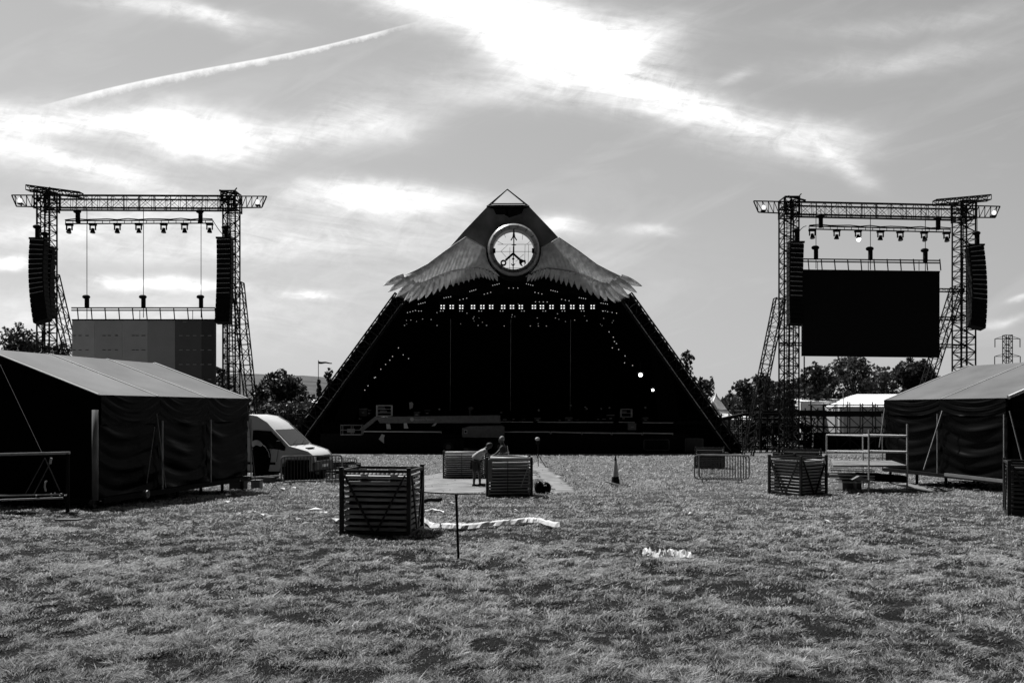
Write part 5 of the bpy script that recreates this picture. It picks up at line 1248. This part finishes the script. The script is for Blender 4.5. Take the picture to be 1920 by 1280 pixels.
q = MB(); q.path([(g.x+.1, g.y-.35, g.z+1.5), (g.x+.3, g.y-.38, g.z+1.36), (g.x+.42, g.y-.36, g.z+1.15), (g.x+.44, g.y-.33, g.z+.95)], .014, 6); q.build('pale_strap', M['lgrey'], t)

# ------------------------------------------------------------------ boom lift
def boom_lift():
    Y = 84; t = thing('boom_lift', (at(880, 0, Y).x, Y, gz(Y)), 'dark telescopic boom lift with its long arm lowered flat before the stage', 'boom lift'); P = lambda x, y, d=0: at(x, y, Y+d)
    q = MB(); q.prism([P(704, 781), P(938, 778), P(939, 793), P(712, 793)], (0, .9, 0)); q.build('boom', M['boomgrey'], t, bevel=.05)
    q = MB(); q.bar(P(706, 783, .4), P(677, 806, .4), .35, .4); q.build('jib', M['boomgrey'], t)
    q = MB(); z0, z1 = P(0, 815).z, P(0, 797).z; xa, xb = P(639, 0).x, P(678, 0).x
    for z in (z0, (z0+z1)/2, z1):
        for y in (Y, Y+1): q.bar((xa, y, z), (xb, y, z), .07)
        for x in (xa, xb): q.bar((x, Y, z), (x, Y+1, z), .07)
    for x in (xa, (xa+xb)/2, xb):
        for y in (Y, Y+1): q.bar((x, y, z0), (x, y, z1), .07)
    q.box(((xa+xb)/2, Y+.5, z0), (xb-xa, 1, .08)); q.build('basket', M['boomgrey'], t)
    q = MB(); q.box(P(640+18, 807, -.05), (.8, .06, .4)); q.build('control_panel', M['mgrey'], t)
    q = MB(); q.prism([P(866, 802), P(880, 798), P(940, 797), P(946, 800), P(946, 821), P(866, 820)], (0, 2.2, 0)); q.build('turret', M['boomgrey'], t, bevel=.1)
    q = MB(); q.box(P(897, 805, -.03), (1.8, .05, .12)); q.box(P(890, 819, -.03), (.4, .05, .15)); q.build('turret_stripe', M['mgrey'], t)
    q = MB(); q.box(P(873, 809, -.04), (.36, .05, .4)); q.build('warning_sign', M['lgrey'], t)
    q = MB(); q.box(P(873, 809, -.07), (.2, .03, .24)); q.build('warning_mark', M['blackmat'], t)
    q = MB(); q.box(P(888, 835, .5), (2.1, 1., 1.5)); q.build('counterweight', M['mgrey'], t, bevel=.05)
    q = MB()
    for k in range(6): q.box(P(891, 826+k*3.6, -.02), (1.5, .05, .07))
    q.build('grille', M['blackmat'], t)
    q = MB(); q.prism([P(825, 824), P(866, 822), P(950, 822), P(955, 840), P(822, 840)], (0, 2.2, 0)); q.build('chassis', M['blackmat'], t)
    for px in (841, 937):
        for dy in (-.1, 2.2):
            w_ = thing_child('wheel', t, (P(px, 0).x-t.location.x, dy, (P(0, 838).z)-t.location.z)); r = .56
            q = MB(); q.lathe((0, 0, 0), [(r*.55, -.2), (r, -.2), (r, .2), (r*.55, .2)], 20, 'y'); q.build('tyre', M['rubber'], w_, local=True)
            q = MB(); q.lathe((0, -.1, 0), [(.02, -.02), (r*.25, -.02), (r*.55, 0)], 14, 'y'); q.build('rim', M['boomgrey'], w_, local=True)
    cu = bpy.data.curves.new('lettering', 'FONT'); cu.body = 'Nationwide Platforms'; cu.size = .33; cu.extrude = .01; cu.align_y = 'CENTER'
    o = bpy.data.objects.new('lettering', cu); C.objects.link(o); o.parent = t; o.rotation_euler = (PI/2, 0, 0); o.location = P(776, 786, -.05)-t.location; cu.materials.append(M['lgrey'])
    o.scale = (.74, 1, 1)
    me = bpy.data.meshes.new_from_object(o); lo_, ro_, so_ = o.location.copy(), o.rotation_euler.copy(), o.scale.copy(); bpy.data.objects.remove(o)
    o = bpy.data.objects.new('lettering', me); C.objects.link(o); o.parent = t; o.location, o.rotation_euler, o.scale = lo_, ro_, so_
    me.materials.clear(); me.materials.append(M['lgrey'])
    q = MB(); q.lathe(P(772.5, 785.5, -.06), [(.01, 0), (.14, 0), (.2, .01)], 14, 'y'); q.build('logo_disc', M['lgrey'], t)
boom_lift()

# ------------------------------------------------------------------ people
def skinned(name, pts, edges, radii, m, parent, sub=1, origin=(0, 0, 0)):
    me = bpy.data.meshes.new(name); o = Vector(origin); me.from_pydata([tuple(Vector(p)-o) for p in pts], edges, []); ob = bpy.data.objects.new(name, me); C.objects.link(ob); ob.parent = parent
    me.materials.append(m); sk = ob.modifiers.new('skin', 'SKIN'); sk.use_smooth_shade = True
    for i, r in enumerate(radii):
        sv = me.skin_vertices[0].data[i]; sv.radius = (r, r) if not isinstance(r, tuple) else r; sv.use_root = (i == 0)
    ss = ob.modifiers.new('sub', 'SUBSURF'); ss.levels = sub; ss.render_levels = sub
    return ob
def person(loc, label, J, shirt, lower, hairm, extra=None):
    """J: joint dict in local coordinates (x right in photo, y away, z up from feet)"""
    t = thing('person', loc, label, 'person')
    names = ['pelvis', 'belly', 'chest', 'neck', 'head0', 'head1', 'shL', 'elL', 'wrL', 'pmL', 'shR', 'elR', 'wrR', 'pmR', 'hpL', 'knL', 'anL', 'toL', 'hpR', 'knR', 'anR', 'toR']
    rad = [.15, .13, .15, .055, .08, .075, .055, .042, .028, .032, .055, .042, .028, .032, .09, .06, .042, .035, .09, .06, .042, .035]
    P = [J[n] for n in names]; I = {n: i for i, n in enumerate(names)}
    ed = [('pelvis', 'belly'), ('belly', 'chest'), ('chest', 'neck'), ('neck', 'head0'), ('head0', 'head1'), ('chest', 'shL'), ('shL', 'elL'), ('elL', 'wrL'), ('wrL', 'pmL'), ('chest', 'shR'), ('shR', 'elR'), ('elR', 'wrR'), ('wrR', 'pmR'), ('pelvis', 'hpL'), ('hpL', 'knL'), ('knL', 'anL'), ('anL', 'toL'), ('pelvis', 'hpR'), ('hpR', 'knR'), ('knR', 'anR'), ('anR', 'toR')]
    E_ = [(I[a], I[b]) for a, b in ed]
    for s in 'LR':
        pm_ = Vector(J['pm'+s]); d = (pm_-Vector(J['wr'+s])).normalized(); sd3 = d.cross(Vector((0, 0, 1))).normalized(); dn = Vector((0, 0, -1))
        for k, (o_, l_f) in enumerate(((-.033, .07), (-.012, .08), (.012, .075), (.033, .06))):
            a = pm_+sd3*o_+d*.035; b = a+d*l_f*.6+dn*.01; c = b+d*l_f*.3+dn*.03; i0 = len(P); P += [a, b, c]; rad += [.011, .010, .008]; E_ += [(I['pm'+s], i0), (i0, i0+1), (i0+1, i0+2)]
        a = pm_-d*.03+sd3*-.045; b = a+d*.04+sd3*-.02; i0 = len(P); P += [a, b]; rad += [.012, .009]; E_ += [(I['pm'+s], i0), (i0, i0+1)]
    body = skinned('body', P, E_, rad, M['skin'], t, 1)
    V_ = lambda a, b, f: Vector(J[a]).lerp(Vector(J[b]), f)
    # shirt
    sp2 = [Vector(J['belly']).lerp(Vector(J['pelvis']), .6), Vector(J['belly']), Vector(J['chest']), V_('chest', 'neck', .55), Vector(J['shL']), V_('shL', 'elL', .55), Vector(J['shR']), V_('shR', 'elR', .55)]
    skinned('shirt', sp2, [(0, 1), (1, 2), (2, 3), (2, 4), (4, 5), (2, 6), (6, 7)], [.185, .175, .185, .08, .085, .075, .085, .075], M[shirt], t, 2)
    hp = [Vector(J['pelvis']), Vector(J['hpL']), V_('hpL', 'knL', .85), Vector(J['hpR']), V_('hpR', 'knR', .85)]
    skinned('shorts', hp, [(0, 1), (1, 2), (0, 3), (3, 4)], [.17, .115, .095, .115, .095], M[lower], t, 2)
    for s in 'LR':
        q = MB(); a = Vector(J['an'+s]); b = Vector(J['to'+s]); d = (b-a); d.z = 0; d.normalize(); q.box((a+b)/2+Vector((0, 0, -.01)), (max(.1, abs(d.x)*.27), max(.09, abs(d.y)*.27), .09)); q.build('shoe', M['blackmat'], t, local=True, bevel=.025)
    h = (Vector(J['head0'])+Vector(J['head1']))/2; fd = Vector(J['face']).normalized(); upv = (Vector(J['head1'])-Vector(J['head0'])).normalized(); rt = fd.cross(upv).normalized()
    q = MB(); q.ball((0, 0, 0), 1, 14, 10); q.v = [tuple(h+rt*v_[0]*.076+fd*v_[1]*.095+upv*(v_[2]*.118+.02)) for v_ in q.v]; q.build('head', M['skin'], t, local=True, smooth=True)
    q = MB(); q.ball((0, 0, 0), 1, 14, 10); q.v = [tuple(h+rt*v_[0]*.088+fd*(v_[1]*.1-.025)+upv*(v_[2]*.105+.05)) for v_ in q.v]; q.build('hair', M[hairm], t, local=True, smooth=True)
    q = MB(); q.bar(h+fd*.085+upv*.03, h+fd*.115-upv*.015, .025, .025)
    for s in (-1, 1): q.ball(h+rt*s*.078+upv*.005, .022, 6, 4)
    q.build('nose_and_ears', M['skin'], t, local=True)
    q = MB()
    for s in (-1, 1): q.ball(h+fd*.088+rt*s*.032+upv*.03, .011, 6, 4)
    q.bar(h+fd*.088-upv*.05-rt*.02, h+fd*.088-upv*.05+rt*.02, .008, .008); q.build('eyes_and_mouth', M['hair'], t, local=True)
    return t
g = G(894, 912); m1 = person(g, 'man in a pale T-shirt and dark shorts bending over towards the crate', dict(
    pelvis=(-.08, 0, .86), belly=(-.02, 0, 1.02), chest=(.19, 0, 1.22), neck=(.31, 0, 1.31), head0=(.38, 0, 1.36), head1=(.46, 0, 1.44), face=(.8, 0, -.45),
    shL=(.26, .17, 1.25), elL=(.42, .2, 1.08), wrL=(.55, .14, 1.02), pmL=(.62, .12, 1.0), shR=(.26, -.17, 1.25), elR=(.40, -.2, 1.05), wrR=(.54, -.14, 1.0), pmR=(.61, -.12, .99),
    hpL=(-.02, .1, .80), knL=(.10, .12, .47), anL=(.10, .13, .08), toL=(.25, .14, .05), hpR=(-.06, -.1, .80), knR=(-.07, -.12, .46), anR=(-.10, -.13, .08), toR=(.05, -.14, .05)), 'shirt', 'shorts', 'hair')
g = G(944, 913); m2 = person(g, 'grey haired man in a dark reflective vest reaching an arm behind the crate', dict(
    pelvis=(.02, 0, .93), belly=(.01, 0, 1.10), chest=(0, 0, 1.33), neck=(-.03, 0, 1.47), head0=(-.06, 0, 1.55), head1=(-.08, 0, 1.65), face=(-.9, -.1, -.35),
    shL=(-.03, -.2, 1.38), elL=(-.22, -.26, 1.18), wrL=(-.42, -.22, 1.05), pmL=(-.5, -.2, 1.03), shR=(.0, .2, 1.38), elR=(-.15, .26, 1.16), wrR=(-.38, .2, 1.04), pmR=(-.46, .18, 1.02),
    hpL=(.02, -.1, .87), knL=(.0, -.11, .48), anL=(.04, -.12, .08), toL=(-.1, -.12, .05), hpR=(.03, .1, .87), knR=(.03, .11, .48), anR=(.08, .12, .08), toR=(-.06, .12, .05)), 'darkshirt', 'shorts', 'greyhair')
q = MB()
for z, r in ((1.02, .178), (1.17, .18)):
    n = 20; q.grid([[(.02-(z-1.0)*.08+r*1.06*math.cos(a), r*1.06*math.sin(a), z+dz_) for a in [2*PI*i/n for i in range(n+1)]] for dz_ in (0, .05)])
q.build('reflective_band', M['white'], m2, local=True)
q = MB(); q.bar((.13, -.16, 1.44), (.19, -.14, 1.05), .02, .05); q.build('reflective_braid', M['white'], m2, local=True)

# ------------------------------------------------------------------ small things on the grass
# cone
g = G(1154, 911); t = thing('traffic_cone', g, 'tall traffic cone with a pale sleeve leaning on a plank in the grass', 'traffic cone')
def cprof(z): return .014+(.17-.014)*(1-z/1.1)
sg_ = [(0.03, .34, 'blackmat'), (.34, .9, 'lgrey'), (.9, 1.12, 'blackmat')]
for a, b, m_ in sg_:
    q = MB(); q.lathe(g, [(cprof(a), a), (cprof(b), b)]+([(.001, b+.005)] if b > .9 else []), 20); q.build('sleeve' if m_ == 'lgrey' else 'cone_body', M[m_], t, smooth=True)
q = MB(); q.box(g+Vector((0, 0, .02)), (.42, .42, .05)); q.build('base', M['blackmat'], t, bevel=.01)
q = MB(); a = g+Vector((-.36, -.1, .17)); b = g+Vector((.5, -.35, -.02)); q.bar(a, b, .16, .035); o = q.build('plank', M['wood']); tag(o, 'short weathered plank lying under the foot of the traffic cone', 'plank')
o = MB(); o.ball(g+Vector((.47, -.42, .04)), .06, 8, 6); oo = o.build('small_stone', M['lgrey'], smooth=True); tag(oo, 'small pale stone at the low end of the plank', 'stone')
# thin post
g = G(860, 1047); t = thing('thin_post', g, 'thin straight dark post standing in the near grass', 'post'); h_ = (1047-926)*g.y/F
q = MB(); q.tube(g-Vector((0, 0, .1)), g+Vector((-.035, 0, h_)), .018, 8); q.build('rod', M['blackmat'], t); q = MB(); q.tube(g+Vector((-.035, 0, h_-.03)), g+Vector((-.035, 0, h_+.01)), .024, 8); q.build('cap', M['dgrey'], t)
# rope between crates
a, b = at(786, 922, 14.0), at(911, 925, 22.7); q = MB(); P = [a.lerp(b, k/16)+Vector((0, 0, -.02*math.sin(PI*k/16))) for k in range(17)]
q.path(P, .014, 5); o = q.build('rope', M['blackmat']); tag(o, 'dark rope stretched from the nearest crate towards the man in shorts', 'rope')
# tripod stand
g = G(1010, 875); t = thing('tripod_stand', g, 'slim tripod stand with a shiny head beside the sandy track', 'tripod')
tp = Vector((g.x-.05, g.y, g.z+1.55))
q = MB(); q.tube(g+Vector((-.05, 0, .5)), tp, .035, 7); q.build('column', M['blackmat'], t)
for k, (dx, dy) in enumerate(((-.42, -.25), (.42, -.15), (0, .45))):
    q = MB(); q.tube(g+Vector((-.05, 0, .75)), g+Vector((dx, dy, 0)), .022, 6); q.build('leg', M['blackmat'] if k else M['lgrey'], t)
q = MB(); q.ball(tp+Vector((-.02, 0, .08)), .14, 10, 6, (1, .8, .8)); q.build('head', M['lgrey'], t, smooth=True); q = MB(); q.box(tp+Vector((0, 0, -.12)), (.22, .18, .2)); q.build('clamp_box', M['blackmat'], t)
# black bag
g = G(1017, 924); t = thing('black_bag', g, 'glossy black bag dropped on the grass beside the lined crate', 'bag')
q = MB(); q.ball(g+Vector((-.1, 0, .17)), .2, 14, 9, (.75, .9, 1.05)); q.ball(g+Vector((.1, .05, .15)), .2, 14, 9, (.9, .9, .95)); q.build('sack', M['blackgloss'], t, smooth=True)
q = MB(); q.box(g+Vector((.08, -.14, .24)), (.09, .03, .025)); q.build('label_patch', M['white'], t)
# dark strip on the ground
q = MB(); a, b = G(793, 943), G(826, 938); P = [a.lerp(b, k/6)+Vector((0, 0, .05+.02*math.sin(k))) for k in range(7)]
for x, y in zip(P[:-1], P[1:]): q.bar(x, y, .10, .08)
o = q.build('dark_strip', M['blackmat']); tag(o, 'bent black rubber strip lying behind the rope', 'rubber strip')
# white fabric strip on the grass
def cloth_strip(name, pts, wd, label, seed, hgt=.05):
    R = random.Random(seed); P = []
    for (x0, y0), (x1, y1) in zip(pts[:-1], pts[1:]):
        for k in range(8): P.append((x0+(x1-x0)*k/8, y0+(y1-y0)*k/8))
    P.append(pts[-1]); rows = [[], [], [], [], []]
    for i, p in enumerate(P):
        g = G(*p); ww = wd*(.8+.5*math.sin(i*.5+seed)**2*R.uniform(.7, 1)); zb = float(ground_z(g.x, g.y))
        for j, f in enumerate((-1, -.5, 0, .5, 1)):
            rows[j].append((g.x+R.uniform(-.01, .01), g.y+f*ww+.01*math.sin(i*.7+j)+R.uniform(-.02, .02)*(hgt > .05), zb+.06+(hgt*(1-f*f))*(.9+(R.uniform(-.1, .1) if wd > .1 else R.uniform(-.5, .5)))))
    q = MB(); q.grid(rows); o = q.build(name, M['whitecloth'], smooth=False); o.modifiers.new('s', 'SOLIDIFY').thickness = .012
    tag(o, label, 'cloth'); return o
cloth_strip('white_hose', [(790, 985), (812, 994), (850, 996), (880, 996), (930, 992), (985, 987), (1010, 988), (1048, 997)], .11, 'long white cloth hose lying on the grass from the nearest crate', 1, .085)
cloth_strip('white_rag', [(1207, 1039), (1222, 1049), (1240, 1054)], .06, 'crumpled white rag on the near grass, end nearer the thin post', 2, .08)
cloth_strip('white_rag', [(1243, 1053), (1256, 1043), (1272, 1050), (1294, 1054)], .07, 'crumpled white rag on the near grass, farther from the thin post', 3, .08)
cloth_strip('white_rag', [(466, 968), (490, 968)], .05, 'small white rag on the grass before the grey marquee', 4, .04)
cloth_strip('white_rag', [(790, 960), (812, 957), (832, 962)], .05, 'faint white rag behind the long cloth hose', 6, .02)
cloth_strip('white_rag', [(600, 965), (614, 966)], .04, 'tiny white scrap just beside the nearest crate', 8, .03)
cloth_strip('white_rag', [(700, 855), (722, 853)], .3, 'pale scrap of cloth on the grass in front of the boom lift', 9, .12)

RL = random.Random(21); q = MB()
for k in range(46):
    g = G(RL.choice([RL.uniform(380, 640), RL.uniform(800, 1850)]), RL.uniform(852, 985)); z = float(ground_z(g.x, g.y))+.05; a = RL.uniform(0, 3.1); L_ = RL.uniform(.04, .14)*(1+g.y/60)
    c, s2 = math.cos(a)*L_, math.sin(a)*L_
    q.add([(g.x-c, g.y-s2, z), (g.x+s2*.5, g.y-c*.5, z+.03), (g.x+c, g.y+s2, z+.02), (g.x-s2*.5, g.y+c*.5, z+.05)], [(0, 1, 2, 3)])
tag(q.build('litter', M['lgrey']), 'tiny pale scraps scattered over the grass', None, kind='stuff')
# ------------------------------------------------------------------ scaffold platform beside the right marquee
def platform():
    g = G(1632, 925); Yf, Yb = g.y, g.y+2.6; t = thing('scaffold_platform', (g.x, g.y, g.z), 'low scaffold platform with two handrails beside the marquee', 'platform')
    def X(px, Y): return (px-960)*Y/F
    zd = CAMZ-(872-H)*Yf/F
    xl, xm, xr = X(1552, Yb), X(1629, Yf), X(1700, Yf+.6)
    pts = [(1558, 865, Yb), (1632, 873, Yf), (1702, 873, Yf+.2), (1660, 864, Yb)]
    zd = at(0, 873, Yf).z
    dq = MB(); dq.prism([Vector((X(1562, Yf+.3), Yf+.3, zd)), Vector((X(1700, Yf+.3), Yf+.3, zd)), Vector((X(1672, Yb), Yb, zd)), Vector((X(1558, Yb), Yb, zd))], (0, 0, -.06)); dq.build('deck', M['wood'], t)
    posts = [(1550, 815, Yf+1.6), (1629, 805, Yf), (1701, 795, Yf+.5), (1618, 815, Yb)]
    for px, pt, Y in posts:
        q = MB(); q.tube((X(px, Y), Y, gz(Y)), at(px, pt, Y), .028, 8); q.build('post', M['rail'], t)
    for py in (815, 845):
        q = MB(); q.tube(at(1550, py, Yf+1.6), at(1629, py+2, Yf), .026, 7); q.tube(at(1629, py+2, Yf), at(1701, py+2, Yf+.5), .026, 7); q.tube(at(1550, py, Yf+1.6), at(1618, py-1, Yb), .02, 7); q.tube(at(1618, py-1, Yb), at(1701, py+1, Yf+.5), .02, 7); q.build('handrail', M['rail'], t)
    q = MB()
    for k, py in enumerate((876, 881, 889, 896, 903)): q.tube(at(1556, py, Yf+.2), at(1640, py+rnd.uniform(1, 4), Yf+.2), .022, 6)
    q.build('stacked_tube', M['rail'], t)
    q = MB(); q.box(((X(1600, Yf)+X(1690, Yf))/2, Yf+1.2, gz(Yf)+.42), (1.8, 1.6, .12)); q.build('underframe', M['blackmat'], t)
    # boxes and ramp under it
    g2 = G(1592, 917); b = thing('wooden_box', g2, 'small wooden box under the scaffold platform', 'box'); q = MB(); q.box(g2+Vector((0, .2, .14)), (.42, .35, .28)); q.build('box_body', M['wood'], b, bevel=.01); q = MB(); q.box(g2+Vector((0, .2, .29)), (.46, .39, .03)); q.build('lid', M['wood'], b)
    g2 = G(1612, 918); b = thing('wooden_box', g2, 'narrow upright box next to the small wooden box', 'box'); q = MB(); q.box(g2+Vector((0, .2, .14)), (.18, .3, .28)); q.build('box_body', M['mgrey'], b, bevel=.01); q = MB(); q.box(g2+Vector((0, .2, .29)), (.2, .32, .02)); q.build('lid', M['dgrey'], b)
    q = MB(); q.prism([G(1680, 916)+Vector((0, 0, .12)), G(1755, 925)+Vector((0, 0, .04)), G(1738, 919)+Vector((0, 0, .05)), G(1700, 914)+Vector((0, 0, .14))], (0, 0, .03)); o = q.build('ramp_board', M['wood']); tag(o, 'pale board lying as a ramp in front of the marquee', 'board')
    q = MB(); q.prism([at(1598, 899, Yf-.1), at(1612, 892, Yf-.1), at(1632, 901, Yf-.1), at(1630, 904, Yf-.1)], (0, .3, 0)); o = q.build('loose_board', M['wood']); tag(o, 'loose triangular board leaning under the platform edge', 'board')
    q = MB(); q.prism([at(1615, 887, Yf+.3), at(1700, 892, Yf+.3), at(1700, 905, Yf+.3), at(1640, 902, Yf+.3)], (0, .5, 0)); o = q.build('black_sheeting', M['black']); tag(o, 'black sheeting bundled under the platform', 'sheeting')
platform()
# clutter under right marquee
R = random.Random(9)
t = thing('cable_heap', G(1800, 922), 'heap of dark cable and clamps under the marquee floor', 'cable heap')
q = MB()
for k in range(14):
    c = G(R.uniform(1750, 1860), R.uniform(905, 925)); 
    P = [c+Vector((.25*math.cos(a)*R.uniform(.8, 1.2), .2*math.sin(a), .05+.08*R.random())) for a in [k2*PI/5 for k2 in range(9)]]; q.path(P, .018, 5)
q.build('cable', M['blackmat'], t); q = MB()
for k in range(10): c = G(R.uniform(1755, 1880), R.uniform(912, 925)); q.box(c+Vector((0, 0, .06)), (R.uniform(.05, .2), .06, .05))
q.build('clamp', M['mgrey'], t)

# ------------------------------------------------------------------ folding platform beside the left marquee
t = thing('scissor_table', at(60, 950, 17.4), 'folded scissor leg platform in the dark in front of the marquee', 'platform')
q = MB(); q.bar(at(-60, 853, 17.2), at(131, 848.5, 17.6), .06, .05); q.build('top_edge', M['rail'], t)
q = MB(); q.bar(at(-60, 930, 17.2), at(118, 926, 17.6), .03, .03); q.bar(at(-60, 939, 17.0), at(118, 933, 17.4), .035, .035); q.build('bottom_rail', M['rail'], t)
q = MB(); q.tube(at(84, 858, 17.5), at(48, 925, 17.5), .012, 6); q.tube(at(98, 860, 17.4), at(64, 925, 17.4), .012, 6); q.tube(at(84, 858, 17.4), at(112, 920, 17.4), .012, 6); q.build('scissor_leg', M['dgrey'], t)
q = MB(); q.tube(at(96, 858, 17.35), at(94, 869, 17.35), .025, 6); q.path([at(88, 901, 17.3), at(85, 903, 17.3), at(84, 912, 17.3), at(86, 921, 17.3)], .018, 6); q.build('handle', M['rail'], t)
q = MB(); q.prism([at(-60, 850, 17.7), at(131, 846, 17.9), at(131, 849, 18.4), at(-60, 852, 18.4)], (0, 0, -.05)); q.build('table_top', M['dgrey'], t)
q = MB(); q.tube(at(127, 850, 17.6), at(127, 976, 17.6)-Vector((0, 0, 0)), .04, 6); q.box(at(127, 977, 17.5), (.75, .45, .03)); q.build('support_foot', M['blackmat'], t)
q = MB(); 
for k in range(9): q.ball(at(rnd.uniform(55, 135), rnd.uniform(925, 935), 17.2), .02, 5, 4)
q.build('bolt', M['steel'], t)
g = G(90, 981); q = MB(); q.box(g+Vector((.3, .2, .05)), (.45, .2, .03)); o = q.build('loose_plank', M['dgrey']); tag(o, 'flat plank lying by the platform foot in front of the marquee', 'plank')
# clutter between marquee and barrier
for i, (px, py, w_, h_, m_, lb) in enumerate([(443, 918, .5, .34, 'dgrey', 'dark crate on the grass at the van end of the marquee'), (478, 916, .3, .26, 'mgrey', 'small grey box between the dark crate and the barrier'), (502, 906, .34, .2, 'dgrey', 'low dark box under the covered heap')]):
    g = G(px, py); t = thing('storage_box', g, lb, 'box'); q = MB(); q.box(g+Vector((0, .2, h_/2)), (w_, .35, h_)); q.build('box_body', M[m_], t, bevel=.015); q = MB(); q.box(g+Vector((0, .2, h_+.01)), (w_+.03, .38, .03)); q.build('lid', M['dgrey'], t)
g = G(515, 925); t = thing('trestle', g, 'small folding trestle foot in front of the barrier', 'trestle'); q = MB()
for s in (-1, 1): q.tube(g+Vector((0, 0, .28)), g+Vector((s*.2, 0, 0)), .012, 5)
q.build('leg', M['steel'], t); q = MB(); q.bar(G(470, 912)+Vector((0, 0, .32)), G(530, 906)+Vector((0, 0, .3)), .06, .05); q.build('beam', M['rail'], t)
